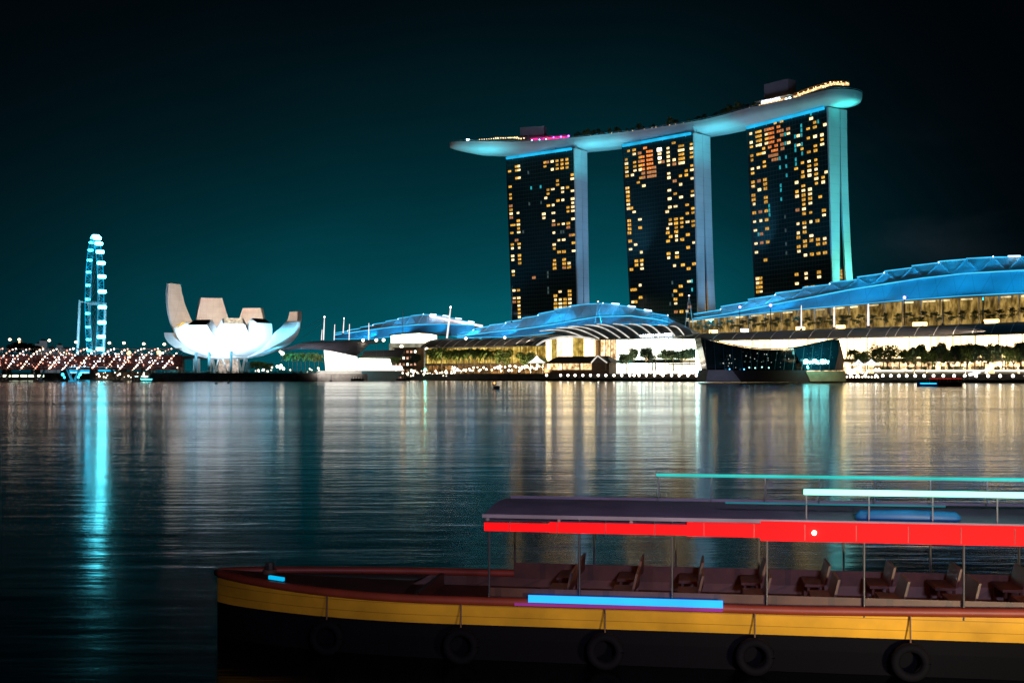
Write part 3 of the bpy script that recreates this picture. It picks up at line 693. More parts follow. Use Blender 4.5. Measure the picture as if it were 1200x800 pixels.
for px, w, top in ((233, 4.2, 420), (255, 1.5, 412), (280, 1.5, 411), (240, 1.6, 413), (292, 2.5, 424)):
    x = mx(px); y = -24 if px in (240, 255, 280) else -6
    p = mc_ + V((x, y, 0)); MB().tube([p, p + V((0, 0, mz(top) * (.97 if y < -20 else 1)))], [w * .6, w * .6], 10).build('column', M['pale'] if w > 3 else M['tealcol'], mus)
area('museum_floodlight', mc_ + V((-8, -58, 1.5)), mc_ + V((-3, -36, 24)), 30, 2, (.58, .80, 1), 60000, spread=82)
area('museum_floodlight', mc_ + V((18, -62, 1.5)), mc_ + V((18, -34, 26)), 10, 2, (.58, .80, 1), 12000, spread=50)
area('museum_floodlight', mc_ + V((-36, -56, 1.5)), mc_ + V((-24, -28, 26)), 10, 2, (.58, .80, 1), 6500, spread=80)
area('museum_floodlight', mc_ + V((74, -46, 2)), mc_ + V((38, -10, 28)), 14, 2, (.03, .46, .72), 15000, along=(.5, .8, 0), spread=50)
area('museum_floodlight', mc_ + V((-57, -28, 2)), mc_ + V((-36, 0, 24)), 8, 2, (.1, .6, .75), 2500, along=(0, 1, 0), spread=120)
area('museum_court_light', mc_ + V((3, -10, 31)), mc_ + V((-4, 34, 52)), 22, 5, (1, .74, .56), 29000, spread=170)
# ================================================================== OBSERVATION WHEEL
WY = 1430.; ws = WY / F
wc = V(((110.2 - HX) * ws, WY, CZ + (HY - 355) * ws)); WR = 76.0
wheel = empty('observation_wheel', V((wc.x, wc.y, 5)), 'giant observation wheel seen edge on with cyan lit rim', 'ferris wheel')
yaw = R(5.6); wu = V((math.sin(yaw), math.cos(yaw), 0)); wa = V((math.cos(yaw), -math.sin(yaw), 0))      # wheel plane direction / axle
# turned towards the line of sight
los = V((wc.x, wc.y, 0)).normalized(); sidev = V((los.y, -los.x, 0))
wu = (los * math.cos(yaw) - sidev * math.sin(yaw)).normalized(); wa = V((wu.y, -wu.x, 0))
def wp(a, r, off): return wc + wu * (math.cos(a) * r) + V((0, 0, math.sin(a) * r)) + wa * off
nseg = 84
for off in (-3.2, 3.2):
    MB().tube([wp(2 * math.pi * i / nseg, WR, off) for i in range(nseg + 1)], .38, 6, caps=False).build('rim_ring', M['cyan'], wheel)
mb = MB()
for i in range(nseg):
    a, b = 2 * math.pi * i / nseg, 2 * math.pi * (i + 1) / nseg; sg = 1 if i % 2 else -1
    mb.bar(wp(a, WR, -3.2 * sg), wp(b, WR, 3.2 * sg), .34); mb.bar(wp(a, WR, -3.2), wp(a, WR, 3.2), .3)
mb.build('rim_truss', M['cyan'], wheel)
cap = MB(); cap.ball((0, 0, 0), 1.0, 10, 8, mi=0); 
M['capsule'] = glow('capsule_light', (.10, .82, 1), 18); M['capsulefar'] = glow('capsule_light_far', (.05, .70, 1), 12)
cme = [MB().tube([(-4.6, 0, 0), (-4.2, 0, 0), (-3.2, 0, 0), (3.2, 0, 0), (4.2, 0, 0), (4.6, 0, 0)], [.4, 1.6, 2.1, 2.1, 1.6, .4], 10).mesh('capsule', mm) for mm in (M['capsule'], M['capsulefar'])]
for i in range(28):
    a = 2 * math.pi * (i + .5) / 28; near = math.cos(a) < 0
    o = bpy.data.objects.new('capsule', cme[0] if near else cme[1]); COL.objects.link(o); o.parent = wheel
    o.location = wp(a, WR + 3.2, 1.2 if near else 0) - wheel.location; o.rotation_euler = (0, 0, math.atan2(wa.y, wa.x)); s_ = 1 if near else .72; o.scale = (s_, s_, s_)
MB().tube([wc - wa * 8, wc + wa * 8], 2.6, 12).build('hub', M['grey'], wheel)
for off in (-3, 3):
    mb = MB()
    for i in range(28): mb.bar(wc + wa * off * 2, wp(2 * math.pi * i / 28, WR, off * .3), .14)
    mb.build('spoke_cable', M['grey'], wheel)
M['pylon'] = glow('pylon_wash', (.1, .33, .42), .14)
for off, px in ((-17, 93), (14, 123.5)):
    foot = V(((px - HX) * ws, WY - 8, 5)); top = V((foot.x + .5, WY, CZ + (HY - (352 if off < 0 else 355)) * ws))
    MB().tube([foot, top], [1.9, 1.5], 10).build('support_leg', M['pale'], wheel)
    MB().bar(top - V((0, 0, 1)), wc + wa * math.copysign(8, off), 1.2).build('axle_arm', M['pale'], wheel)
area('wheel_leg_floodlight', (wc.x - 6, WY - 90, 12), (wc.x, WY, 60), 30, 3, (.25, .6, .8), 60000, spread=90)
# terminal building at its foot
p = at(109, 420, 1400); p.z = 5
tb = empty('wheel_terminal', p, 'low lit terminal building at the foot of the giant wheel', 'building')
MB().box(p, 60, 24, 8).build('hall', M['pale'], tb); MB().box(p + V((0, -12.3, 2)), 56, .3, 4).build('window_band', M['cyan'], tb); MB().box(p + V((0, 0, 8.05)), 64, 28, 1).build('roof', M['grey'], tb)
# ================================================================== HELIX FOOTBRIDGE
BY = 760.; bs = BY / F
def bz(py): return CZ + (HY - py) * bs
hx0, hx1 = (-60 - HX) * bs, (212 - HX) * bs; axis_z = bz(420.5); hr = 6.6
hel = empty('helix_footbridge', V(((75 - HX) * bs, BY, 0)), 'footbridge wrapped in diagonal strings of warm lights, low over the water', 'bridge')
M['deckred'] = pbr('bridge_deck_steel', (.16, .06, .055), .6, .2)
MB().box(((hx0 + hx1) / 2, BY, axis_z - hr - .2), hx1 - hx0, 6, 1.6).build('deck', M['deckred'], hel)
M['meshred'] = pbr('maroon_haze_screen', (.13, .05, .05), .8, var=.5, scale=.5)  # mesh behind the strings as a solid panel, coloured for the maroon haze
MB().box(((hx0 + hx1) / 2, BY + 2.6, axis_z - hr * .75), hx1 - hx0, .2, hr * 1.15).build('mesh_screen', M['meshred'], hel)
MB().box(((hx0 + hx1) / 2, BY + 1, axis_z + hr * .98), hx1 - hx0, 2.2, .4).build('canopy', M['brownroof'], hel)
M['hled'] = glow('helix_lamp', (1, .66, .48), 6, .5, .4); M['hled2'] = glow('helix_lamp_dim', (1, .42, .30), 2.6, .6, .4); M['hledw'] = glow('helix_lamp_white', (1, .9, .85), 9, .6, .3)
pitch = 66 * bs; rgb = random.Random(5)
for k_ in range(4):
    for hand, mat_ in ((1, 'steel'), (-1, 'steel')):
        pts = []; nn = int((hx1 - hx0) / pitch * 24)
        for i in range(nn + 1):
            x = lerp(hx0, hx1, i / nn); a = hand * 2 * math.pi * (x - hx0) / pitch + k_ * math.pi / 2
            pts.append(V((x, BY - hr * math.cos(a), axis_z + hr * math.sin(a))))
        MB().tube(pts, .22 if hand == 1 else .15, 5).build('helix_tube', M['grey'], hel)
        if hand == 1:
            mb = MB(); m2 = MB(); mw = MB(); x = hx0
            while x < hx1:
                a = 2 * math.pi * (x - hx0) / pitch + k_ * math.pi / 2; q = V((x, BY - hr * math.cos(a) - .35, axis_z + hr * math.sin(a)))
                if math.cos(a) > .12:
                    rr = rgb.uniform(.32, .62); (mw if rgb.random() < .16 + .2 * (k_ % 2) else mb if rgb.random() < .8 else m2).ball(q, rr, 6, 4)
                x += 1.45
            mb.build('light_string', M['hled'], hel); m2.build('light_string', M['hled2'], hel); mw.build('light_string', M['hledw'], hel)
mb = MB(); mg = MB()
for i in range(210):
    x = rgb.uniform(hx0, hx1); z = axis_z + rgb.uniform(-.75, .6) * hr; (mb if rgb.random() < .62 else mg).ball((x, BY + rgb.uniform(-1, 4), z), rgb.uniform(.16, .46), 6, 4)
tag(mb.build('deck_lamp_string', M['hled2'], hel), kind='stuff'); tag(mg.build('deck_lamp_string', M['lampcool'], hel), kind='stuff')
for px, lit in ((5, 0), (45, 0), (86, 1), (138, 0), (160, 0)):
    x = (px - HX) * bs
    for sx in (-4, 4):
        MB().tube([(x, BY, -1), (x + sx, BY, axis_z - hr)], [1.0, .7], 8).build('pier', M['concrete'], hel)
    MB().tube([(x, BY, -1), (x, BY, 1.0)], 3.2, 12).build('pile_cap', M['concrete'], hel)
    if lit:
        mb = MB()
        for sx in (-5.5, 5.5): mb.ball((x + sx, BY - 3.5, 4.6), .9, 8, 6).ball((x + sx * .8, BY - 3.5, 2.8), .7, 8, 6)
        mb.build('pier_lamp', glow('pier_lamp_blue', (.03, .55, 1), 9), hel)
        area('pier_lamp_light', (x, BY - 9, 1.5), (x, BY, 5), 8, 1, (.02, .5, 1), 800, spread=150)
# ================================================================== ROAD BRIDGE BEHIND, with street lamps
RY = 1000.; rs = RY / F
rb = empty('road_bridge', V(((90 - HX) * rs, RY, 0)), 'long low road bridge beam behind the light wrapped footbridge', 'bridge')
zr = CZ + (HY - 417) * rs
MB().box(((70 - HX) * rs, RY, zr - 2.6), 340 * rs, 20, 2.6).build('deck', M['concrete'], rb)
MB().box(((40 - HX) * rs, RY - 10.3, zr - .2), 260 * rs, .4, .9).build('parapet', glow('parapet_orange_glow', (1, .42, .12), .42, .5, .05), rb)  # orange lamplight on the parapet put in as its own glow
for i in range(9): MB().box(((-60 + i * 34 - HX) * rs, RY, -1), 3, 12, zr - 1.5).build('pier', M['concrete'], rb)
sl = empty('street_lamp', (0, 0, -500), 'x', 'street lamp')
def local(name, mb, mat, parent):
    o = bpy.data.objects.new(name, mb.mesh(name, mat)); COL.objects.link(o); o.parent = parent; return o
local('pole', MB().tube([(0, 0, 0), (0, 0, 9.5), (-1.0, 0, 10.6), (-2.4, 0, 10.8)], [.22, .16, .12, .1], 6), M['timber'], sl)
local('lamp_head', MB().ball((-2.8, 0, 10.6), 1.25, 8, 6, sz=.8), glow('street_lamp_glow', (1, .72, .46), 7), sl)
proto(sl)
first = True
LAB = [('street lamp above the dark tree clump, nearer the picture edge', 15, 398), ('taller twin head street lamp rising over the dark tree clump', 26, 398), ('street lamp beside the pale distant blocks', 61, 399), ('street lamp at the foot of the wheel leg', 92, 401),
       ('street lamp right beside the giant wheel, on the museum side', 131, 402), ('dim street lamp, second from the wheel towards the museum', 148, 402), ('street lamp, third from the wheel towards the museum', 171, 403), ('street lamp close beside the lotus museum petal', 195, 403.5)]
for lb, px, py in LAB:
    zz = CZ + (HY - py) * rs - 10.6; loc = ((px - HX) * rs + 2.8, RY - 6, zz if zz > zr - 3 else zr)
    if first: o = sl; o.location = loc; o['label'] = lb; o['group'] = 'street lamps along the road bridge'; first = False
    else: o = copy_tree(sl, None, loc, label=lb, group='street lamps along the road bridge')
    if 'twin' in lb: local('lower_lamp_head', MB().ball((-2.6, 0, 8.0), 1.0, 8, 6), M['lampwarm'], o)
for px, py, r in ((151, 413.5, 1.9), (186, 413, 1.9)):
    p = at(px, py, 990); t = empty('globe_street_lamp', (p.x, p.y, zr), 'large globe lamp low over the footbridge, %s' % ('nearer the wheel' if px < 170 else 'nearer the museum'), 'street lamp', 'large globe lamps behind the footbridge')
    MB().tube([(p.x, p.y, zr), p], .2, 6).build('pole', M['grey'], t); MB().ball(p, r, 10, 8).build('globe', M['lampwarm'], t)
# far shore behind the bridges: landing with lit windows, trees, pale blocks
p = at(18, 440, 930); p.z = 0
ld = empty('boat_landing', p, 'low landing pavilion with greenish white lit windows at the waterline', 'building')
MB().box(p + V((0, 0, -.5)), 62, 10, 2.2).build('pontoon', M['concrete'], ld); MB().box(p + V((0, 0, 1.75)), 58, 7, 3.4).build('hall', M['dark'], ld)
for i in range(8): MB().box(p + V((-25 + i * 6.6, -3.6, 2.4)), 5 if i % 3 else 5.8, .2, 1.7).build('window', M['lampwin'] if 'lampwin' in M else M.setdefault('lampwin', glow('landing_window', (.92, 1, .72), 2.2, .4, .6)), ld)
MB().box(p + V((0, 0, 5.2)), 66, 12, .5).build('roof', M['roofgrey'], ld)
rg = random.Random(12)
for i, (px, h) in enumerate(((14, 11), (23, 13), (33, 12), (42, 11))):
    q = at(px, 418, 985); plant(TREEC, (q.x, 985, zr - 4), (1.05, h / 11.), 'dark tree in the clump beside the road bridge, seen against the sky', 'dark trees by the road bridge', rg)
for px0, px1, py, lb in ((43.5, 49, 403, 'pale distant block with a stepped roof, shortest of the cluster'), (48.5, 53, 399.5, 'pale distant tower block, tallest of the cluster left of the wheel'), (68.5, 71.5, 404.5, 'narrow pale distant tower with a pink beacon'), (74, 82, 409, 'wide low pale distant block beside the wheel leg'), (58, 63, 408, 'pale grey distant block behind a street lamp')):
    Y = 2400.; a = at(px0, py, Y); b = at(px1, py, Y); t = empty('distant_building', V(((a.x + b.x) / 2, Y, 5)), lb, 'building', 'distant pale blocks')
    MB().box(((a.x + b.x) / 2, Y, 5), b.x - a.x, 20, a.z - 5).build('wall', M['farwall'] if 'farwall' in M else M.setdefault('farwall', glow('self_glowing_far_wall', (.22, .26, .30), .30, .3, .05)), t)  # walls glow by themselves, no lamp lights them
    MB().box(((a.x + b.x) / 2, Y, a.z + .05), (b.x - a.x) * .6, 12, 4).build('roof_plant', M['grey'], t)
    for q in range(3): MB().box((lerp(a.x, b.x, .25 + .25 * q), Y - 10.2, lerp(5, a.z, .35 + .2 * q)), (b.x - a.x) * .12, .3, 5).build('window', M['wwin'], t)
mb = MB(); rgb = random.Random(8)
# lit frontage under the footbridge
p = at(143, 438, 900); p.z = 0
lf = empty('waterside_kiosk', p, 'small waterside kiosk with clustered white lamps under the footbridge', 'kiosk')
MB().box(p + V((0, 0, 0)), 46, 9, 1.6).build('platform', M['concrete'], lf); MB().box(p + V((0, 2, 1.65)), 40, 5, 4.6).build('hall', M['timber'], lf); MB().box(p + V((0, 1, 6.3)), 44, 8, .5).build('roof', M['brownroof'], lf)
M['kiosk'] = glow('kiosk_lamp', (1, .92, .72), 5, .6, .3)
bulbs(lf, [(p + V((rgb.uniform(-20, 20), -4.9, rgb.uniform(2.0, 6.2))), rgb.uniform(.2, .75)) for i in range(26)], 'kiosk')
# ================================================================== BLUE LIT ROOFS
M['membrane'] = pbr('pale_roof_membrane', (.62, .66, .70), .5, var=.2, scale=.06, seam=7., axis=(0, 1), seamw=.04, seamd=.8)
M['bluesoffit'] = pbr('roof_fascia_panel', (.19, .25, .30), .5, var=.2, scale=.05, seam=9., axis=(0, 1), seamw=.04, seamd=.82)
M['edge'] = glow('roof_edge_led', (.06, .55, .95), 1.3, .3, .06); M['edgehot'] = glow('roof_edge_lamp', (.6, .85, 1), 5)
def blue_roof(name, label, top, mid, bot, d_front, d_back, npan, power, whites=(), flood=1.0):
    """curved hall roof: a smooth lower fascia and an upper row of overlapping stepped panels with a truss in front"""
    x0, x1 = top[0][0], top[-1][0]; c = on((x0 + x1) / 2, 430, d_front); c.z = 5
    t = empty(name, c, label, 'building', 'blue lit stepped roofs along the shore'); n = 40
    dm = (d_front + d_back) / 2
    X = [lerp(x0, x1, i / n) for i in range(n + 1)]
    B = [on(x, pl(bot, x), d_front) for x in X]; Mi = [on(x, min(pl(mid, x), pl(bot, x) - .15), d_front - 5) for x in X]
    Bk = [fp(sd(x, d_front - 5), d_back - 8, max(6, m.z - 2)) for x, m in zip(X, Mi)]
    MB().grid([B, Mi, Bk]).build('fascia', M['bluesoffit'], t)
    MB().tube([p + NN * .5 for p in Mi], .38, 5).build('edge_light', M['edge'], t)
    MB().tube([p + NN * .4 for p in B], .22, 5).build('edge_light', M['edge'], t)
    for k in range(npan):               # each panel tilts up towards the crown and overlaps the next
        a, b = lerp(x0, x1, k / npan), lerp(x0, x1, (k + 1) / npan); pk = [p for p in top]
        ya, yb = pl(top, a), pl(top, b); dy = yb - ya; hi = b if dy < 0 else a
        def q(x, y, d): return on(x, y, d)
        if dy < 0: ta, tb = ya + dy * .42, yb - .25
        else: ta, tb = ya - .25, yb - dy * .42
        m_a, m_b = min(pl(mid, a), pl(bot, a) - .15) - .3, min(pl(mid, b), pl(bot, b) - .15) - .3
        lo = [q(a, m_a, d_front - 6), q(b, m_b, d_front - 6)]; hi2 = [q(b, min(tb, m_b - .5), d_front - 12), q(a, min(ta, m_a - .5), d_front - 12)]
        thick = -NN * 1.0
        pn = MB().hexa(lo + hi2 + [p + thick for p in lo + hi2]); 
        bk = [hi2[1], hi2[0], fp(sd(b, d_front - 12), d_back - 8, hi2[0].z - 3), fp(sd(a, d_front - 12), d_back - 8, hi2[1].z - 3)]
        pn.add(bk, [(0, 1, 2, 3)]); o = pn.build('roof_panel', M['membrane'], t)
        MB().bar(hi2[1] + NN * .25 + V((0, 0, .25)), hi2[0] + NN * .25 + V((0, 0, .25)), .45).build('edge_light', M['edge'], o)
        ml = MB(); mid_ = (lo[0] + lo[1]) / 2
        ml.bar(hi2[1] + NN * .6, mid_ + NN * .6, .3).bar(mid_ + NN * .6, hi2[0] + NN * .6, .3); ml.build('truss', M['membrane'], o)
        if k in whites: MB().bar(hi2[1].lerp(hi2[0], .55) + NN * .5 + V((0, 0, .7)), hi2[0] + NN * .5 + V((0, 0, .7)), .7).build('edge_lamp', M['edgehot'], o)
        elif (k % 2 == 0): MB().ball(hi2[0] + NN * .6 + V((0, 0, .5)), .42, 6, 4).build('edge_lamp', M['edgehot'], o)
    # floodlight troughs along the parapet in front
    m = 4
    for k in range(m):
        a, b = lerp(x0, x1, k / m), lerp(x0, x1, (k + 1) / m); pa, pb = on(a, pl(bot, a) + 1, d_front + 13), on(b, pl(bot, b) + 1, d_front + 13)
        p = (pa + pb) / 2; tg = on((a + b) / 2, pl(top, (a + b) / 2), d_front - 9); L_ = (pb - pa).length
        area('roof_floodlight', p, tg, L_, 1.0, (.002, .46, 1), power * L_ * flood * (.5 + .5 * (pl(bot, (a + b) / 2) - pl(top, (a + b) / 2)) / 30), along=(pb - pa), spread=105)
        ym = min(pl(mid, (a + b) / 2), pl(bot, (a + b) / 2) - .15); qa, qb = on(a, pl(mid, a), d_front - 2.5), on(b, pl(mid, b), d_front - 2.5)
        area('panel_floodlight', (qa + qb) / 2, on((a + b) / 2, pl(top, (a + b) / 2), d_front - 11), (qb - qa).length, .5, (.002, .42, 1), 24 * (qb - qa).length * max(.15, (ym - pl(top, (a + b) / 2)) / 15), along=(qb - qa), spread=150)
    return t
R_TOP = [(813, 372), (830, 367), (850, 362), (883, 352.5), (915, 345), (960, 336), (1010, 327), (1040, 320), (1070, 314), (1100, 308.5), (1130, 304.5), (1165, 301.8), (1200, 301.6), (1260, 304)]
R_MID = [(813, 373.5), (850, 368), (900, 358), (950, 348.5), (990, 340.5), (1030, 334), (1080, 326), (1130, 320.5), (1200, 316.5), (1260, 316)]
R_BOT = [(813, 375), (870, 369), (940, 362), (1000, 357), (1060, 351.5), (1130, 346.5), (1200, 343), (1260, 341)]
hallR = blue_roof('theatre_hall', 'largest blue lit stepped roof, rising above the gold lit terrace', R_TOP, R_MID, R_BOT, 48, 26, 14, 420, whites=(11, 12), flood=.45)
M_TOP = [(536, 394), (560, 386), (580, 381), (598, 378.5), (625, 372), (645, 366), (660, 362), (680, 357.5), (700, 355.5), (720, 357), (740, 361), (760, 366.5), (783, 372)]
M_MID = [(536, 394.6), (580, 388.5), (610, 385.5), (640, 381.5), (665, 377), (700, 371), (740, 370), (770, 374), (783, 377)]
M_BOT = [(536, 395.6), (600, 394.6), (640, 391), (670, 384.5), (700, 380.5), (740, 379.5), (770, 380.5), (783, 380.5)]
hallM = blue_roof('casino_hall', 'arched blue lit stepped roof between the northern and middle tower feet', M_TOP, M_MID, M_BOT, 46, 26, 13, 420, whites=(9, 10, 11), flood=.62)
L_TOP = [(393, 391.5), (415, 387), (440, 381), (457, 377), (480, 371.5), (495, 368.8), (505, 369), (520, 371), (545, 377), (556, 380)]
L_MID = [(393, 392.2), (430, 387), (460, 383), (490, 380.3), (520, 379.6), (556, 381)]
L_BOT = [(393, 397), (440, 397), (470, 392.5), (500, 391), (520, 392), (540, 395), (556, 396)]
hallL = blue_roof('convention_hall', 'smallest and farthest blue lit stepped roof behind the slim masts', L_TOP, L_MID, L_BOT, 36, 16, 11, 300, whites=(7, 8, 9, 10), flood=1.0)
# glazed end slopes
pts = [on(783, 372, 40), on(783, 380.5, 46), on(824, 392, 48), on(806, 389, 40)]
MB().add(pts + [p - NN * 6 + V((0, 0, -2)) for p in pts], [(0, 1, 2, 3), (4, 7, 6, 5), (0, 3, 7, 4), (1, 0, 4, 5), (2, 1, 5, 6), (3, 2, 6, 7)]).build('end_slope', M['grey'], hallM)
pts = [on(503, 368.6, 26), on(504, 370.4, 30), on(566, 382.4, 30), on(566, 380.8, 26)]
MB().add(pts + [p + V((0, 0, -1)) for p in pts], [(0, 1, 2, 3), (7, 6, 5, 4), (0, 3, 7, 4), (1, 0, 4, 5), (2, 1, 5, 6), (3, 2, 6, 7)]).build('ridge_fascia', glow('ridge_glow_white', (1, .86, .86), 1.5, .5, .05), hallL)  # white light on the ridge put into the fascia as glow
# gold terrace wall under the big roof, its lamplight put in as glow
M['goldwall'] = glow('gold_glow_terrace_wall', (1, .64, .17), .30, .8, .42, (.55, .32, .05), .25, stretch=(1, 1, .35))
a, b = sd(808, 40), sd(1270, 40); n = 26; rowsT, rowsB = [], []
tw = empty('terrace_wall', fp((a + b) / 2, 40, 20), 'gold lit terrace wall with slender columns under the largest blue roof', 'wall')
for k in range(22):
    s0, s1 = lerp(a, b, k / 22), lerp(a, b, (k + 1) / 22); w_ = 1.2 if s1 > s0 else -1.2
    def colz(s): 
        p = fp(s, 40); px = proj((p.x, p.y, 20))[0]; return px, p
    pxa, pa = colz(s0); pxb, pb = colz(s1)
    zt = lambda px, p: CZ + (HY - pl([(808, 375.5), (940, 363), (1060, 353), (1200, 345), (1270, 342)], px)) / F * p.y
    zb = lambda px, p: CZ + (HY - pl([(808, 393), (1000, 386), (1200, 379), (1270, 376)], px)) / F * p.y
    MB().hexa([V((pa.x, pa.y, zb(pxa, pa))), V((pb.x, pb.y, zb(pxb, pb)))] + [V((pb.x, pb.y, zb(pxb, pb))) - NN, V((pa.x, pa.y, zb(pxa, pa))) - NN] +
              [V((pa.x, pa.y, zt(pxa, pa))), V((pb.x, pb.y, zt(pxb, pb)))] + [V((pb.x, pb.y, zt(pxb, pb))) - NN, V((pa.x, pa.y, zt(pxa, pa))) - NN]).build('lit_bay', M['goldwall'], tw)
    MB().bar(V((pa.x, pa.y, zb(pxa, pa))) + NN * .5, V((pa.x, pa.y, zt(pxa, pa))) + NN * .5, .7).build('column', M['concrete'], tw)
    z1, z2 = zt(pxa, pa), zt(pxb, pb)
    if k % 5 != 2: MB().bar(V((pa.x, pa.y, z1 - .9)).lerp(V((pb.x, pb.y, z2 - .9)), .08) + NN * .3, V((pa.x, pa.y, z1 - .9)).lerp(V((pb.x, pb.y, z2 - .9)), .5 + .42 * ((k * 7) % 5) / 5) + NN * .3, .3, .9).build('ceiling_light', M['ceil'] if 'ceil' in M else M.setdefault('ceil', glow('terrace_ceiling_light', (1, .80, .42), 1.0, .7, .4, None, .6)), tw)
    MB().hexa([V((pa.x, pa.y, z1 + .1)) + NN * 5, V((pb.x, pb.y, z2 + .1)) + NN * 5, V((pb.x, pb.y, z2 + .1)) - NN, V((pa.x, pa.y, z1 + .1)) - NN, V((pa.x, pa.y, z1 + .6)) + NN * 5, V((pb.x, pb.y, z2 + .6)) + NN * 5, V((pb.x, pb.y, z2 + .6)) - NN, V((pa.x, pa.y, z1 + .6)) - NN]).build('soffit', M['roofgrey'], tw)
rg = random.Random(21)
M['terrlamp'] = glow('terrace_amber_lamp', (1, .62, .2), 6)
# ================================================================== ARCADE
M['mallglass'] = glow('lit_shop_interior', (1, .75, .34), 4.8, .5, .16, (1, .68, .34), .25)
M['mallwarm'] = glow('lit_arcade_interior_yellow', (1, .72, .16), .62, .7, .2, (.75, .45, .06), .3)
M['mallwhite'] = glow('lit_atrium_white', (.78, 1, .84), 3.8, .35, .12, (1, .95, .75), .2)
M['shopglow'] = glow('lit_shopfront', (1, .76, .42), 2.2, .8, .3, (.9, .5, .2), .5)
def barrel(t, px0, px1, top, bot, dt, db, nrib, mat='roofgrey', ribmat='white', ribr=.22, name='roof', bulge=.28, off=0.0):
    n = 44; rows_ = [[] for _ in range(8)]
    for i in range(n + 1):
        x = lerp(px0, px1, i / n); s = sd(x, db); b = on(x, pl(bot, x), db); 
        s2 = sd(x + off, dt) if off else s; p = fp(s2, dt); xx = proj((p.x, p.y, 20))[0]; p.z = CZ + (HY - pl(top, xx)) / F * p.y
        for k in range(8):
            u = k / 7; q = b.lerp(p, u); q.z += (p.z - b.z) * bulge * math.sin(math.pi * u); rows_[k].append(q)
    g = MB().grid(rows_); g.grid([[p - V((0, 0, .6)) for p in r] for r in rows_]); r_ = g.build(name, M[mat], t, smooth=True)
    MB().tube([p - V((0, 0, .3)) for p in rows_[0]], .55, 6).build('eave', M['grey'], t)
    for j in range(nrib):
        i = min(n, int((j + .5) * n / nrib)); MB().tube([r[i] + V((0, 0, .12)) for r in rows_], ribr, 5).build('rib', M[ribmat], r_)
    return rows_
def front(t, px0, px1, d, ztop, z0, mat, nb, frame='white', mull=(3, 3), name='window'):
    """a row of lit glazed bays, each its own window with a frame and mullions in front of the glass"""
    sa, sb = sd(px0, d), sd(px1, d)
    def top(p):
        if isinstance(ztop, tuple): return ztop[0]
        return CZ + (HY - pl(ztop, proj((p.x, p.y, 20))[0])) / F * p.y
    for k in range(nb):
        p0, p1 = fp(lerp(sa, sb, k / nb), d), fp(lerp(sa, sb, (k + 1) / nb), d); zs = [top(p0), top(p1)]
        o = MB().hexa([p0 + V((0, 0, z0)), p1 + V((0, 0, z0)), p1 - NN * .3 + V((0, 0, z0)), p0 - NN * .3 + V((0, 0, z0)), p0 + V((0, 0, zs[0])), p1 + V((0, 0, zs[1])), p1 - NN * .3 + V((0, 0, zs[1])), p0 - NN * .3 + V((0, 0, zs[0]))]).build(name, M[mat], t)
        mb = MB(); e = NN * .35
        for i in range(mull[0] + 1):
            u = i / mull[0]; q = p0.lerp(p1, u) + e; z = lerp(zs[0], zs[1], u); mb.bar(q + V((0, 0, z0)), q + V((0, 0, z)), .55 if i == 0 else .2)
        for i in range(1, mull[1]):
            u = i / mull[1]; mb.bar(p0 + e + V((0, 0, lerp(z0, zs[0], u))), p1 + e + V((0, 0, lerp(z0, zs[1], u))), .22)
        mb.build('frame', M[frame], o)
A_TOP = [(780, 392.6), (810, 391), (900, 388), (1000, 384.3), (1100, 381), (1200, 377), (1290, 373.5)]
A_BOT = [(780, 398.5), (830, 398.2), (900, 397.2), (1000, 395), (1100, 393), (1200, 390), (1290, 387.5)]
arc = empty('shopping_arcade', fp(sd(1050, 78), 70, 5), 'long dark barrel roofed shopping arcade with bright white glass front below the gold terrace', 'shopping arcade', 'barrel roofed arcades')
rowsR = barrel(arc, 790, 1285, A_TOP, A_BOT, 62, 79, 23)
front(arc, 800, 1285, 76, [(p[0], p[1] - .6) for p in A_BOT], 14.6, 'mallglass', 20)
front(arc, 800, 1285, 79, (12.2,), 5.2, 'shopglow', 26, frame='dark', mull=(2, 2), name='shopfront')
MB().hexa([fp(sd(800, 82), 82, 12.4), fp(sd(1285, 82), 82, 12.4), fp(sd(1285, 82), 72, 12.4), fp(sd(800, 82), 72, 12.4)] + [fp(sd(800, 82), 82, 14.4), fp(sd(1285, 82), 82, 14.4), fp(sd(1285, 82), 72, 14.4), fp(sd(800, 82), 72, 14.4)]).build('floor_slab', M['concrete'], arc)
# the arched hall in the middle
H_TOP = [(628, 389.2), (650, 385), (680, 381.5), (710, 379.8), (745, 380), (775, 381.5), (800, 385)]
H_BOT = [(684, 397), (703, 397), (720, 396.6), (740, 396.2), (765, 395.2), (787, 394), (812, 391.6)]
atr = empty('atrium_hall', fp(sd(740, 70), 65, 5), 'grand arched entrance hall with curved white ribs and glowing glass', 'shopping hall')
n = 36; rws = [[] for _ in range(9)]
for i in range(n + 1):
    u = i / n; a = on(lerp(628, 800, u), pl(H_TOP, lerp(628, 800, u)), 54); b = on(lerp(684, 812, u), pl(H_BOT, lerp(684, 812, u)), 84)
    for k in range(9):
        v = k / 8; q = a.lerp(b, v); q.z += 3.2 * math.sin(math.pi * v) * (1 - .3 * u); rws[k].append(q)
g = MB().grid(rws); g.grid([[p - V((0, 0, .7)) for p in r] for r in rws]); M['atriumroof'] = pbr('pale_translucent_roof', (.16, .16, .145), .45, var=.25, scale=.08)
rf = g.build('roof', M['atriumroof'], atr, smooth=True)
for j in range(10):
    i = round((j + .3) * n / 10); i = min(n, i); MB().tube([r[i] + V((0, 0, .3)) for r in rws], .42, 6).build('rib', M['lit_rib'] if 'lit_rib' in M else M.setdefault('lit_rib', glow('rib_glow', (1, .95, .84), .75, .5, .08)), rf)  # ribs glow themselves instead of being lit from below
MB().tube([p - V((0, 0, .4)) for p in rws[-1]], .5, 6).build('eave', M['grey'], atr)
rr = random.Random(3)
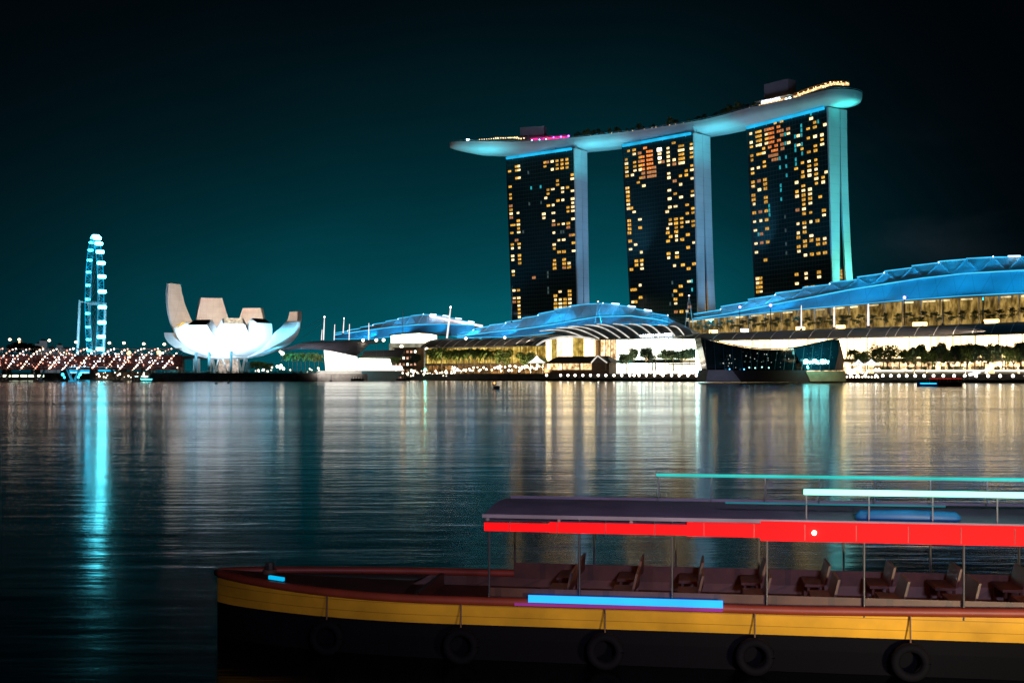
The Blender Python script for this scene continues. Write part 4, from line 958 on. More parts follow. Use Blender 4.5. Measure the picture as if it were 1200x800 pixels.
bulbs(atr, [(on(751 + i * 2.9, 393.4 - .14 * i, 86), rr.uniform(.6, 1.05)) for i in range(13)], 'lampcool', 'eave_lamp')
front(atr, 722, 833, 80, [(722, 397), (780, 396), (833, 398.5)], 15.0, 'mallwhite', 7)
front(atr, 722, 833, 83, (12.4,), 5.2, 'mallwhite', 7, mull=(2, 2), name='shopfront')
front(atr, 704, 722, 84, [(704, 397.5), (722, 397)], 5.2, 'shopglow', 3, mull=(2, 3))
p, q = fp(sd(697, 84), 84, 5), fp(sd(704, 84), 84, 5); MB().hexa([p, q, q - NN * 8, p - NN * 8] + [v + V((0, 0, CZ + 40 / F * p.y - 5)) for v in (p, q, q - NN * 8, p - NN * 8)]).build('corner_pier', M['timber'], atr)
# arched glass front: an arch of glazed panes
arch = [(629, 404.5), (636, 400), (645, 396.8), (656, 395), (667, 394.3), (680, 394.8), (690, 396.2), (697, 397.8)]
na = 9
for k in range(na):
    x0, x1 = lerp(640, 697, k / na), lerp(640, 697, (k + 1) / na); a, b = on(x0, pl(arch, x0), 86), on(x1, pl(arch, x1), 86); fl = [V((a.x, a.y, 5)), V((b.x, b.y, 5))]
    o = MB().hexa(fl + [fl[1] - NN * .3, fl[0] - NN * .3, a, b, b - NN * .3, a - NN * .3]).build('window', M['mallglass'] if k not in (1, 5, 6) else M['mallwarm'], atr)
    mb = MB().bar(fl[0] + NN * .3, a + NN * .3, .3)
    for u in (.3, .6, .85): mb.bar(fl[0].lerp(a, u) + NN * .3, fl[1].lerp(b, u) + NN * .3, .22)
    mb.build('frame', M['white'], o)
MB().tube([on(x, y, 87.5) for x, y in arch], .75, 7).build('arch_rib', M['lit_rib'], atr)
# arcade west of the hall
B_TOP = [(500, 398.6), (515, 397.2), (560, 396.6), (610, 396), (650, 394.8)]; B_BOT = [(494, 407), (540, 406.4), (600, 405.2), (630, 404.6), (646, 404)]
arb = empty('shopping_arcade', fp(sd(570, 78), 70, 5), 'yellow glowing barrel roofed arcade behind a row of slim palms', 'shopping arcade', 'barrel roofed arcades')
barrel(arb, 492, 644, B_TOP, B_BOT, 58, 80, 13)
front(arb, 500, 640, 77, [(500, 405.5), (640, 403)], 13.2, 'mallwarm', 15, frame='timber', mull=(3, 3))
M['dimshop'] = glow('dim_orange_shopfront', (1, .48, .12), .30, .8, .35, (.5, .2, .05), .6)
front(arb, 500, 640, 79, (11.4,), 5.2, 'dimshop', 18, frame='dark', mull=(3, 2), name='shopfront')
MB().hexa([fp(sd(498, 81), 81, 11.5), fp(sd(640, 81), 81, 11.5), fp(sd(640, 81), 75, 11.5), fp(sd(498, 81), 75, 11.5)] + [fp(sd(498, 81), 81, 13.1), fp(sd(640, 81), 81, 13.1), fp(sd(640, 81), 75, 13.1), fp(sd(498, 81), 75, 13.1)]).build('floor_slab', M['timber'], arb)
# upper box with bright white glazing (between blue roofs)
ub = empty('upper_gallery', fp(sd(483, 50), 50, 20), 'bright white glazed upper gallery box with a flat curved roof', 'building')
C_TOP = [(457, 393.2), (470, 391.8), (490, 390.4), (502, 391), (512, 393)]
for k in range(9):
    x0, x1 = lerp(458, 511, k / 9), lerp(458, 511, (k + 1) / 9); d = 60; a, b = on(x0, pl(C_TOP, x0), d), on(x1, pl(C_TOP, x1), d); c, e = on(x0, 402, d), on(x1, 402, d)
    o = MB().hexa([c, e, e - NN, c - NN, a, b, b - NN, a - NN]).build('window', M['mallwhite'] if k % 4 != 2 else M['mallglass'], ub); MB().bar(c + NN * .3, a + NN * .3, .3).build('frame', M['white'], o)
rt = [on(x, pl(C_TOP, x) - .2, 62) for x in (456, 468, 480, 492, 503, 513)]; rbk = [p - NN * 26 for p in rt]
MB().grid([rt, rbk]).grid([[p + V((0, 0, 1.1)) for p in rt], [p + V((0, 0, 1.1)) for p in rbk]]).grid([rt, [p + V((0, 0, 1.1)) for p in rt]]).build('roof', M['roofgrey'], ub)
a, b = on(456, 402.2, 61), on(514, 402.2, 61); c, e = V((a.x, a.y, 5)), V((b.x, b.y, 5)); MB().hexa([c, e, e - NN * 20, c - NN * 20, a, b, b - NN * 20, a - NN * 20]).build('base_wall', glow('base_wall_glow', (.9, .85, .6), .28, .5, .2), ub)  # light on the base wall is put into its material as glow
# ================================================================== EVENT HALL on its quay platform
EY = 868.; es = EY / F
def ev(px, py, y=EY): return at(px, py, y)
evh = empty('event_hall', V(((400 - HX) * es, EY, 5)), 'blown out white sail fronted event hall on the quay beneath a grey sloping canopy', 'hall')
M['sail'] = glow('self_glowing_sail', (1, .95, .86), 2.4, .12, .1)  # floodlit look put into the sail as its own glow
f = [ev(373.5 + 8, 434, 850), ev(418.5, 434, 850), ev(415.5, 415.8, 846), ev(379.5, 410.2, 846)]
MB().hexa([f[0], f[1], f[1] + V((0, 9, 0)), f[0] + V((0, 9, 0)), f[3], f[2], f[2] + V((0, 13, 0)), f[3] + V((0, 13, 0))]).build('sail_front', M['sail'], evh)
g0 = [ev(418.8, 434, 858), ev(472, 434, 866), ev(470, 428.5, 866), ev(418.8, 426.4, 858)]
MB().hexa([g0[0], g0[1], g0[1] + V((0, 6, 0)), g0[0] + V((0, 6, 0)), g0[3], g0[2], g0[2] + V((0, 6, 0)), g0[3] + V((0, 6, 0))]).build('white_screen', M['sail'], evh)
g1 = [ev(420, 426, 872), ev(458, 427.5, 880), ev(456, 420.2, 880), ev(420, 419.6, 872)]
MB().hexa([g1[0], g1[1], g1[1] + V((0, 6, 0)), g1[0] + V((0, 6, 0)), g1[3], g1[2], g1[2] + V((0, 6, 0)), g1[3] + V((0, 6, 0))]).build('lit_opening', M['mallwhite'], evh)
cn = [[ev(326, 411, 838), ev(350, 407.4, 838), ev(380, 408.2, 838), ev(419, 416.5, 838)], [ev(352, 402.6, 868), ev(372, 401.4, 868), ev(400, 400.4, 872), ev(432, 402, 876)], [ev(366, 400.2, 890), ev(385, 399.6, 890), ev(410, 398.8, 890), ev(452, 399.2, 890)]]
cg = MB().grid(cn); cg.grid([[p - V((0, 0, .8)) for p in r] for r in cn]); M['canopygrey'] = pbr('pale_canopy_sheet', (.38, .36, .38), .6, var=.15, scale=.1)
cano = cg.build('canopy', M['canopygrey'], evh)
area('canopy_fill_light', ev(352, 398, 812), ev(375, 404, 866), 24, 2, (.85, .80, .95), 2600, spread=75)  # unseen fill added to lighten the canopy sheet
for i in range(9):
    u = i / 8 * 2.99; j = int(u); w_ = u - j; MB().tube([r[j].lerp(r[j + 1], w_) + V((0, 0, .2)) for r in cn], .2, 5).build('rib', M['grey'], cano)
bl = [ev(426, 411, 868), ev(474, 409.5, 884), ev(470, 418, 884), ev(424, 418.6, 868)]
MB().hexa([bl[3], bl[2], bl[2] + V((0, 8, 0)), bl[3] + V((0, 8, 0)), bl[0], bl[1], bl[1] + V((0, 8, 0)), bl[0] + V((0, 8, 0))]).build('upper_wall', M['black'], evh)
area('sail_wash_light', ev(399, 436, 815), ev(399, 420, 848), 30, 1.5, (1, .97, .92), 9000, spread=150)
pa = [ev(371, 0, 828), ev(424, 0, 836), ev(471, 0, 860)]
qp = empty('quay_platform', V((pa[1].x, pa[1].y, 0)), 'brown and teal quay platform wall below the white event hall', 'platform')
def wallseg(a, b, z0, z1, th, name, mat, parent):
    d = (V((b.x, b.y, 0)) - V((a.x, a.y, 0))).normalized(); nn_ = V((-d.y, d.x, 0)); nn_ = nn_ if nn_.y > 0 else -nn_
    A_, B_ = V((a.x, a.y, z0)), V((b.x, b.y, z0)); return MB().hexa([A_, B_, B_ + nn_ * th, A_ + nn_ * th] + [p + V((0, 0, z1 - z0)) for p in (A_, B_, B_ + nn_ * th, A_ + nn_ * th)]).build(name, mat, parent)
M['tealglass'] = pbr('teal_hoarding', (.03, .12, .15), .3, var=.2, scale=.1)
wallseg(pa[0], pa[1], -1, 7.2, 10, 'brown_wall', M['concrete'], qp); wallseg(pa[1], pa[2], -1, 7.2, 10, 'teal_wall', M['tealglass'], qp)
# museum promenade edge: low wall and hedge, planter
q0, q1 = at(178, 0, 817), at(372, 0, 817)
mw_ = empty('quay_parapet', V(((q0.x + q1.x) / 2, 817, 0)), 'low dark quay parapet with planted hedge before the lotus museum', 'wall')
wallseg(q0, q1, -1, 5.6, 1.2, 'wall', M['quay'], mw_)
hb_ = MB(); rg = random.Random(31)
for i in range(70): leaves(hb_, (lerp(q0.x, q1.x, (i + rg.random()) / 70), 819.5, 6.3), 1.6, .9, .9, 16, .5, rg)
tag(hb_.build('hedge', M['leafteal'], origin=((q0.x + q1.x) / 2, 819.5, 5)), 'low dark clipped hedge running along the museum quay parapet', 'hedge')
# ================================================================== CRYSTAL PAVILION on the water
PY = 690.
def cp(px, py, y=PY): return at(px, py, y)
cr = empty('glass_pavilion', cp(905, 447, PY), 'dark faceted glass pavilion with swooping roof standing on a plinth in the water', 'pavilion')
cr.location.z = 0
M['pavglass'] = pbr('dark_teal_glass', (.006, .035, .042), .12, var=.5, scale=.12)
M['pavglass2'] = pbr('dark_blue_glass', (.006, .045, .07), .15, var=.5, scale=.12)
def poly(pts, dy, name, mat, parent, dz=0.0):
    n = len(pts); mb = MB(); b = [p + V((0, dy, dz)) for p in pts]
    mb.add(pts, [list(range(n))]); mb.add(b, [list(range(n))[::-1]])
    for i in range(n): mb.add([pts[i], b[i], b[(i + 1) % n], pts[(i + 1) % n]], [(0, 1, 2, 3)])
    return mb.build(name, mat, parent)
sw = [(821, 394.8), (835, 398), (850, 401.5), (870, 405.5), (890, 408), (910, 408.6), (930, 406.8), (950, 403), (968, 398.6), (983, 396.4)]
rf = MB().grid([[cp(x, y, 668) + V((0, 0, 0)) for x, y in sw], [cp(x, y - .3, 700) for x, y in sw]]); rf.grid([[cp(x, y + 1.0, 668) for x, y in sw], [cp(x, y + 1.0, 700) for x, y in sw]]); rf.grid([[cp(x, y, 668) for x, y in sw], [cp(x, y + 1.0, 668) for x, y in sw]])
rf.build('roof', M['black'], cr)
wl = lambda a, b: [cp(x, y + 1.2, 672) for x, y in sw if a <= x <= b]
poly(wl(821, 870) + [cp(870, 434, 672), cp(829, 434, 672)], 22, 'west_facet', M['pavglass'], cr)
poly(wl(870, 930) + [cp(934, 434, 675), cp(870, 434, 675)], 20, 'middle_facet', pbr('dark_clear_glass', (.004, .012, .015), .08, var=.4, scale=.2), cr)
poly(wl(930, 983) + [cp(983, 412, 672), cp(978, 434, 672), cp(944, 434, 668), cp(936, 422, 670)], 22, 'east_facet', M['pavglass2'], cr)
poly([cp(983.5, 397.6, 676), cp(989, 420, 688), cp(988, 434, 690), cp(978.5, 434, 674)], 14, 'side_facet', M['brownroof'], cr)
for i in range(15):          # glazing bars
    x = 826 + i * 10.6; yb_ = pl(sw, x) + 2.2; MB().bar(cp(x, yb_, 667.4), cp(x + (2 if x < 880 else -3), 433.4, 667.4), .22).build('mullion', M['tealglass'], cr)
mb = MB(); rg = random.Random(14)
for i in range(26): mb.ball(cp(rg.uniform(846, 925), rg.uniform(412, 431), 667.4), rg.uniform(.10, .34), 5, 4)  # glowing beads stand in for lamp reflections on the glass
mb.build('interior_lamp_reflection', glow('pavilion_lamp_glint', (.75, .85, .75), .9, .5, .4), cr)
mb = MB()
for x, y in ((878, 430.5), (885, 431), (893, 430), (901, 430.8)): mb.ball(cp(x, y, 666.8), .42, 6, 4)
mb.build('door_lamp', glow('pavilion_door_lamp', (.5, 1, .9), 2.2), cr)
mb = MB()
for x, y in ((855, 432.4), (872, 432.6)): mb.ball(cp(x, y, 666), .4, 6, 4)
mb.build('deck_lamp', glow('pavilion_deck_lamp', (.1, .5, 1), 4), cr)
mb = MB()
for i in range(40): mb.ball(cp(rg.uniform(944, 976), rg.uniform(402, 420), 668.4), rg.uniform(.06, .15), 5, 4)  # tiny glowing beads imitate sparkle on the facet
mb.build('facet_sparkle', glow('facet_cyan_sparkle', (.1, .7, .9), .8, .5, .4), cr)
poly([cp(829.5, 433.4, 664), cp(858, 433.4, 664), cp(868, 446.6, 664), cp(827.5, 446.6, 664)], 34, 'grey_plinth', pbr('grey_plinth_stone', (.26, .27, .30), .8, var=.1), cr)
poly([cp(858.4, 433.6, 665), cp(944, 433.6, 665), cp(949, 447.6, 665), cp(869, 447.6, 665)], 33, 'dark_plinth', M['black'], cr)
poly([cp(944.5, 435, 664), cp(990, 434.4, 666), cp(992, 446.6, 666), cp(949.5, 446.8, 664)], 34, 'lit_plinth', pbr('sandstone_plinth', (.38, .31, .17), .8, var=.2), cr)
area('plinth_lamp_light', cp(966, 440, 640), cp(966, 441, 664), 12, 1, (1, .82, .45), 1500, spread=150); area('plinth_lamp_light', cp(846, 440, 640), cp(846, 440, 664), 12, 1, (.7, .72, 1), 700, spread=150)
# the glowing cyan sign: unreadable from here, a run of rounded white letters over a small lamp
sg = empty('neon_sign', cp(956, 424.6, 662), 'glowing cyan white lettering sign on the glass pavilion wall above the sandstone plinth', 'sign')
def stroke(pts, r=.42):
    return [cp(x, y, 661.5) for x, y in pts], r
glyph = [[(942.5, 425.8), (942.5, 422.4), (944.8, 421.2), (946.4, 423), (946, 425.4), (943.6, 426), (944.6, 423.4)], [(947.6, 423.4), (949, 425.6), (950.6, 423.2)], [(952, 425.6), (953.4, 421.6), (955.8, 421.4), (956.8, 425.4), (953.6, 424.2)], [(958, 422.4), (958.4, 425.8), (960.4, 425.6)],
         [(962, 425.4), (962, 422), (964.2, 421.4), (965.4, 423.6), (964, 425.8), (962.4, 425)], [(967, 425.8), (967, 421.8), (970.6, 425.4), (970.6, 422.6)]]
M['neon'] = glow('sign_neon', (.25, 1, .98), 16)
for gl in glyph: pts, r = stroke(gl); MB().tube(pts, r, 6).build('letter', M['neon'], sg)
MB().tube([cp(946, 428.4, 661.5), cp(947, 431.6, 661.5)], .5, 6).build('lamp', M['lampteal'], sg)
MB().bar(cp(941, 427.3, 662), cp(972, 427.3, 662), .3).build('rail', M['dark'], sg)
area('sign_glow_light', cp(956, 424, 655), cp(956, 417, 671), 12, 1.2, (.05, .8, .85), 1500, spread=170)
# ================================================================== PROMENADE
# small brown roofed huts behind the boardwalk
hut = empty('promenade_cafe', fp(sd(672, 104), 104, 5), 'low brown roofed cafe with three glowing white openings and a gabled porch', 'cafe')
def hx(px, py, d=106): return on(px, py, d)
for a, b in ((641, 658.5), (660, 678.5), (680.5, 693)): 
    p = [hx(a, 433), hx(b, 433), hx(b, 425.8), hx(a, 425.8)]; MB().hexa([p[0], p[1], p[1] - NN * .3, p[0] - NN * .3, p[3], p[2], p[2] - NN * .3, p[3] - NN * .3]).build('window', M['shopglow'], hut)
p = [hx(638, 434.4, 105.4), hx(714, 433.4, 105.4)]; a, b = p; MB().hexa([V((a.x, a.y, 5)), V((b.x, b.y, 5)), V((b.x, b.y, 5)) - NN * 9, V((a.x, a.y, 5)) - NN * 9, hx(638, 425.6, 105.4), hx(714, 425, 105.4), hx(714, 425, 105.4) - NN * 9, hx(638, 425.6, 105.4) - NN * 9]).build('wall', M['timber'], hut)
ro = [hx(636.5, 425.8, 107), hx(716, 425, 107), hx(712, 417, 101), hx(654, 417.6, 101)]
MB().add(ro + [ro[3] - NN * 2, ro[2] - NN * 2, ro[1] - NN * 14, ro[0] - NN * 14], [(0, 1, 2, 3), (3, 2, 5, 4), (4, 5, 6, 7), (0, 3, 4, 7), (1, 6, 5, 2)]).build('roof', M['brownroof'], hut)
ga = [hx(693, 425, 109), hx(711.5, 425, 109), hx(700.5, 416.8, 109)]
MB().add([ga[0], ga[1], ga[2], ga[0] - NN * 7, ga[1] - NN * 7, ga[2] - NN * 7], [(0, 1, 2), (3, 5, 4), (0, 2, 5, 3), (2, 1, 4, 5)]).build('porch_roof', M['brownroof'], hut)
MB().bar(ga[0] + NN * .2, ga[2] + NN * .2, .7).bar(ga[2] + NN * .2, ga[1] + NN * .2, .7).build('porch_edge', M['lit_rib'], hut)
a, b = hx(697, 433.6, 108), hx(709, 433.6, 108); MB().hexa([a, b, b - NN * 5, a - NN * 5, hx(697, 425, 108), hx(709, 425, 108), hx(709, 425, 108) - NN * 5, hx(697, 425, 108) - NN * 5]).build('porch', M['timber'], hut)
# white tensile tents
def tent(px, w, base, top, d, label, grp='white tents on the promenade'):
    p = on(px, base, d); z0 = p.z; p2 = on(px, top, d); t = empty('canopy_tent', V((p.x, p.y, 5)), label, 'tent', grp); k = w / F * p.y / 2; mb = MB(); n = 12; rws_ = []
    for r, z in ((1, z0), (.6, lerp(z0, p2.z, .28)), (.28, lerp(z0, p2.z, .6)), (.03, p2.z)): rws_.append([V((p.x + math.cos(6.2832 * i / n) * k * r, p.y + math.sin(6.2832 * i / n) * k * r, z)) for i in range(n + 1)])
    mb.grid(rws_); mb.build('fabric', M['tent'] if 'tent' in M else M.setdefault('tent', glow('lit_tent_fabric', (.95, .97, .95), 1.5, .4, .2)), t)
    for i in range(4):
        a = math.pi / 4 + i * math.pi / 2; q = V((p.x + math.cos(a) * k * .92, p.y + math.sin(a) * k * .92, 5)); MB().tube([q, V((q.x, q.y, z0 + .2))], .12, 5).build('pole', M['white'], t)
tent(629, 22, 425, 416.5, 100, 'white peaked tent beside the low brown roofed cafe'); tent(1006, 20, 428, 421, 98, 'white peaked tent nearest the glass pavilion'); tent(1021, 22, 427.5, 420.6, 98, 'white peaked tent beside the big broadleaf tree'); tent(536, 13, 435, 430.5, 106, 'small bright white tent before the palm row')
# boardwalk globe lamps
gl = empty('globe_lamp', (0, 0, -500), 'x', 'lamp'); 
local('post', MB().tube([(0, 0, 0), (0, 0, 1.5)], .09, 6), M['dark'], gl); local('globe', MB().ball((0, 0, 1.95), .78, 10, 8), glow('boardwalk_globe', (1, .90, .74), 11), gl); proto(gl)
PX1 = [640.5, 657, 665.5, 674, 683, 692, 701, 710, 719.5, 728.5, 738, 743, 749, 757.5, 767, 777, 787, 796, 806, 816]
PX2 = [962, 997, 1005, 1014, 1026.5, 1034.5, 1044, 1053.5, 1062.5, 1072.5, 1083, 1094, 1105.5, 1118, 1130.5, 1144, 1158, 1172, 1187, 1202, 1218]
for i, px in enumerate(PX1 + PX2):
    west = i < len(PX1); loc = fp(sd(px, 124.5), 124.5, 2.03)
    lb = 'white globe lamp in the boardwalk row west of the glass pavilion' if west else 'white globe lamp in the boardwalk row east of the glass pavilion'
    gp = 'boardwalk globe lamps west of the pavilion' if west else 'boardwalk globe lamps east of the pavilion'
    if i == 0: gl.location = loc; gl['label'] = lb; gl['group'] = gp
    else: copy_tree(gl, None, loc, label=lb, group=gp)
# balustrades
for x0, x1, lb in ((640, 826, 'thin dark balustrade along the boardwalk between cafe and pavilion'), (993, 1280, 'thin dark balustrade along the boardwalk east of the pavilion')):
    s0, s1 = sd(x0, 125.6), sd(x1, 125.6); t = empty('balustrade', fp((s0 + s1) / 2, 125.6, 2), lb, 'railing'); n = 60
    MB().bar(fp(s0, 125.6, 3.1), fp(s1, 125.6, 3.1), .12).bar(fp(s0, 125.6, 2.5), fp(s1, 125.6, 2.5), .08).build('rail', M['dark'], t)
    mb = MB()
    for i in range(n + 1): s = lerp(s0, s1, i / n); mb.bar(fp(s, 125.6, 2.0), fp(s, 125.6, 3.1), .1)
    mb.build('baluster_row', M['dark'], t)
# retaining wall face with planters and light strips on top
M['stepstrip'] = glow('terrace_step_light', (1, .90, .66), 5.5, .3, .15)
for i, (a, b, lb) in enumerate(((1024, 1060, 'first lit planter east of the tents'), (1062, 1070, 'shortest lit planter in the terrace row'), (1073, 1084, 'short lit planter under the big broadleaf tree side'), (1086, 1130, 'longest lit planter below the palm row'), (1133, 1153, 'middle sized lit planter before the white ramp'), (1166, 1192, 'lit planter just past the white ramp'), (1195, 1240, 'lit planter at the picture edge'))):
    p, q = fp(sd(a, 110), 110, 5), fp(sd(b, 110), 110, 5); t = empty('planter', (p + q) / 2, lb, 'planter', 'lit planters along the terrace')
    MB().hexa([p, q, q - NN * 3, p - NN * 3] + [v + V((0, 0, 2.2)) for v in (p, q, q - NN * 3, p - NN * 3)]).build('trough', M['concrete'], t)
    MB().bar(p + NN * .25 + V((0, 0, 1.9)), q + NN * .25 + V((0, 0, 1.9)), .5, .62).build('light_strip', M['stepstrip'], t)
    mb = MB(); rg = random.Random(i + 50); L_ = (q - p).length
    for k in range(int(L_ / 1.6) + 1): leaves(mb, p.lerp(q, rg.random()) - NN * 1.5 + V((0, 0, 3.3)), 1.4, 1.2, 1.3, 46, .5, rg)
    mb.build('shrub_row', M['leaf'], t)
# sloped white lit ramp right of centre
for a, b, lb in (((1136, 439), (1163, 431.5), 'bright white lit ramp climbing from the boardwalk to the terrace'), ((994, 437), (1008, 430), 'bright white lit stair beside the glass pavilion')):
    p, q = on(*a, 113), on(*b, 104); t = empty('lit_ramp', V((p.x, p.y, 2.1)), lb, 'ramp'); MB().bar(p, q, 2.4, 1.5).build('slab', M['tent'], t); MB().bar(p + V((0, 0, 1.6)), q + V((0, 0, 1.6)), .15).build('handrail', M['grey'], t)
    MB().bar(V((p.x, p.y, 2.02)), p - V((0, 0, .7)), .5).build('footing', M['concrete'], t)
# low bollard lights on the pavilion causeway
cw = empty('causeway', fp(sd(985, 122), 122, 0), 'short timber causeway with a row of white lamps joining pavilion and boardwalk', 'walkway')
p, q = on(990, 443, 122), on(1030, 443, 122); p.z = q.z = 2.2
bulbs(cw, [(p.lerp(q, i / 11) + V((0, 0, 1.0)) + NN * 1.5, .5) for i in range(12)], 'lamp', 'deck_lamp'); MB().bar(p, q, 6, .4).build('deck', M['timber'], cw)
mb = MB(); [mb.bar(p.lerp(q, i / 7) + NN * 2.4 - V((0, 0, 3)), p.lerp(q, i / 7) + NN * 2.4, .5) for i in range(8)]; mb.build('pile_row', M['timber'], cw)
# ------------------------------------------------------------------ trees of the promenade
rg = random.Random(5)
for i, px in enumerate((506, 512, 518, 524, 531, 537, 543, 549, 556, 562, 568, 575)):
    p = fp(sd(px, 92 + (i % 3) * 3), 92 + (i % 3) * 3, 5); plant(PALMB if i % 2 else PALMA, p, (1.0, 1.12), 'slim palm in the row before the yellow glowing arcade', 'palms before the yellow arcade', rg)
plant(TREEB, fp(sd(589, 94), 94, 5), (1.15, 1.62), 'tall dense broadleaf tree at the end of the slim palm row', 'broadleaf trees of the promenade', rg)
plant(TREEA, fp(sd(615, 92), 92, 5), (1.05, 1.16), 'wide yellow green broadleaf tree beside the arched glass front', 'broadleaf trees of the promenade', rg)
plant(TREEB, fp(sd(634, 90), 90, 5), (.7, 1.0), 'smaller broadleaf tree close to the arched glass front', 'broadleaf trees of the promenade', rg)
plant(TREEC, fp(sd(734, 96), 96, 5), (.9, 1.12), 'slender broadleaf tree right of the gabled cafe porch', 'broadleaf trees of the promenade', rg)
plant(TREEC, fp(sd(757, 96), 96, 5), (1.15, 1.45), 'tall dark teal tree against the brightest white glass', 'broadleaf trees of the promenade', rg)
plant(TREEC, fp(sd(743, 96), 96, 5), (.55, 1.38), 'narrow dark teal tree leaning beside the tall one', 'broadleaf trees of the promenade', rg)
for px in (780, 789, 798, 808, 818): plant(FLAT, fp(sd(px, 98), 98, 5), (.78, 1.28), 'flat crowned dark tree in the short row left of the glass pavilion', 'flat crowned trees by the pavilion', rg)
plant(TREEA, fp(sd(1014, 88), 88, 5), (.95, 1.05), 'dark broadleaf tree overhanging the white tents', 'broadleaf trees of the promenade', rg)
plant(TREEA, fp(sd(1040, 92), 92, 5), (1.25, 1.30), 'largest broadleaf tree of the terrace with an amber lit trunk', 'broadleaf trees of the promenade', rg)
plant(PALMA, fp(sd(999, 92), 92, 5), (.7, .9), 'lone small palm beside the pavilion corner', 'palms before the white arcade', rg)
for i, px in enumerate((1064, 1072, 1080, 1088, 1095, 1103, 1111, 1119, 1126, 1134, 1142, 1150, 1158, 1166, 1178, 1188, 1197, 1206)):
    p = fp(sd(px, 94 + (i % 2) * 4), 94 + (i % 2) * 4, 5); plant(TREEC if i % 3 else TREEB, p, (.82, 1.28), 'broad crowned tree in the long row before the white arcade', 'row of trees before the white arcade', rg)
for i, px in enumerate((338, 343, 348, 353, 358, 363, 368, 373)): plant(PALMB, V((at(px, 0, 850 + (i % 2) * 5).x, 850 + (i % 2) * 5, 5)), (.72, .92), 'dark slim palm in the row between museum and event hall', 'palms between museum and hall', rg)
plant(TREEB, V((at(301, 0, 870).x, 870, 5)), (.9, .82), 'small dark round tree at the right foot of the museum', 'trees by the museum', rg)
plant(TREEB, V((at(312, 0, 880).x, 880, 5)), (.8, .7), 'lowest dark round tree, farther from the museum foot', 'trees by the museum', rg)
for px, sc_ in ((430, .8), (441, .95), (452, .8), (462, .7)): plant(TREEB, V((at(px, 0, 895).x, 895, 5)), (sc_ * 1.2, 1.35), 'dark tree behind the event hall roof', 'trees behind the event hall', rg)
plant(TREEC, V((at(488, 0, 905).x, 905, 5)), (.9, 1.1), 'dark tree between the event hall and the palm row', 'trees behind the event hall', rg)
for i, px in enumerate(list(range(818, 990, 13)) + list(range(992, 1260, 15))):
    d = 57; p = fp(sd(px, d), d); p.z = CZ + (HY - pl(A_TOP, px) - 1.5) / F * p.y
    plant(TIER, p, (.68, .86), 'dark layered tree against the gold lit terrace wall', 'trees on the gold lit terrace', rg)
# lamp clusters among the terrace trees
for i, px in enumerate((836, 872, 938, 985, 1078, 1162)):
    p = fp(sd(px, 60), 60); p.z = CZ + (HY - pl(A_TOP, px) - .8) / F * p.y; t = empty('terrace_kiosk', p, ['small amber kiosk at the thin end of the gold terrace', 'white lit kiosk near the blue lamp post on the terrace', 'amber kiosk above the middle of the glass pavilion roof', 'orange kiosk with white roof light beside the brightest mast', 'wide yellow lit kiosk on the terrace above the palms', 'yellow lit kiosk on the terrace nearest the picture edge'][i], 'kiosk', 'kiosks on the gold lit terrace')
    MB().box(p, 5 if i < 4 else 8, 3, 2.6, ax=U).build('body', M['terrlamp'] if i not in (1,) else M['lamp'], t); MB().box(p + V((0, 0, 2.65)), 6 if i < 4 else 9, 4, .5, ax=U).build('roof', M['timber'], t)
# ------------------------------------------------------------------ masts and posts
def mast(px, yb_, yt_, d, r, mat, label, lean=0.0, top=None, grp='slim masts', name='mast', cat='mast'):
    b = on(px, yb_, d); e = on(px + lean, yt_, d); b.z = max(b.z, 5.0); t = empty(name, b, label, cat, grp)
    MB().tube([b, b.lerp(e, .5), e], [r, r, r * .6], 7).build('pole', M[mat], t); MB().tube([b, b + V((0, 0, 1.2))], r * 2, 8).build('base', M['dark'], t)
    if top: MB().ball(e + V((0, 0, .5)), top[1], 8, 6).build('lamp', M[top[0]], t)
    return t, b, e
M['litmast'] = glow('self_glowing_mast', (1, .93, .90), 1.3, .5, .06); M['violetlamp'] = glow('violet_lamp', (.35, .18, 1), 8)  # masts carry their bright lit look as own glow
mast(867, 390, 360.5, 63, .35, 'dark', 'post with violet lamp above the left part of the pavilion', top=('violetlamp', .9), name='lamp_post', cat='lamp post', grp='lamp posts on the terrace')
mast(903, 388, 358.5, 63, .35, 'dark', 'post with violet lamp above the middle of the pavilion', top=('violetlamp', 1.0), name='lamp_post', cat='lamp post', grp='lamp posts on the terrace')
mast(833, 391, 376.5, 63, .3, 'dark', 'short post with turquoise lamp at the thin roof end', top=('lampteal', .7), name='lamp_post', cat='lamp post', grp='lamp posts on the terrace')
mast(1060, 382, 349.5, 63, .35, 'dark', 'post with violet lamp in the gold terrace east of the bright mast', top=('violetlamp', 1.0), name='lamp_post', cat='lamp post', grp='lamp posts on the terrace')
mast(939, 387, 357.5, 63, .45, 'litmast', 'thin floodlit mast above the right part of the pavilion'); mast(977.5, 385.5, 359.5, 63, .6, 'litmast', 'floodlit mast above the pavilion corner'); mast(1017.5, 384, 356, 63, .7, 'litmast', 'brightest floodlit mast on the terrace above the tents')
mast(1105, 381, 350, 63, .5, 'grey', 'grey mast on the terrace above the long palm row'); mast(1152, 379, 347, 63, .5, 'grey', 'grey mast on the terrace nearest the picture edge')
mast(379, 400, 372, 55, .55, 'litmast', 'tall floodlit mast with stay cables left of the small blue roof', lean=1.2, top=('hledw', .7)); mast(376.5, 400, 386, 55, .4, 'litmast', 'short floodlit mast close to the tall stayed one', lean=1.0)
mast(391.5, 400, 380, 55, .45, 'litmast', 'floodlit mast, second in the line before the small blue roof', lean=.8); mast(402, 392, 373.5, 55, .45, 'litmast', 'floodlit mast behind the others with a pale tip lamp', lean=1.2, top=('hledw', .5)); mast(409, 400, 379.5, 55, .45, 'litmast', 'floodlit mast, third in the line before the small blue roof', lean=.6)
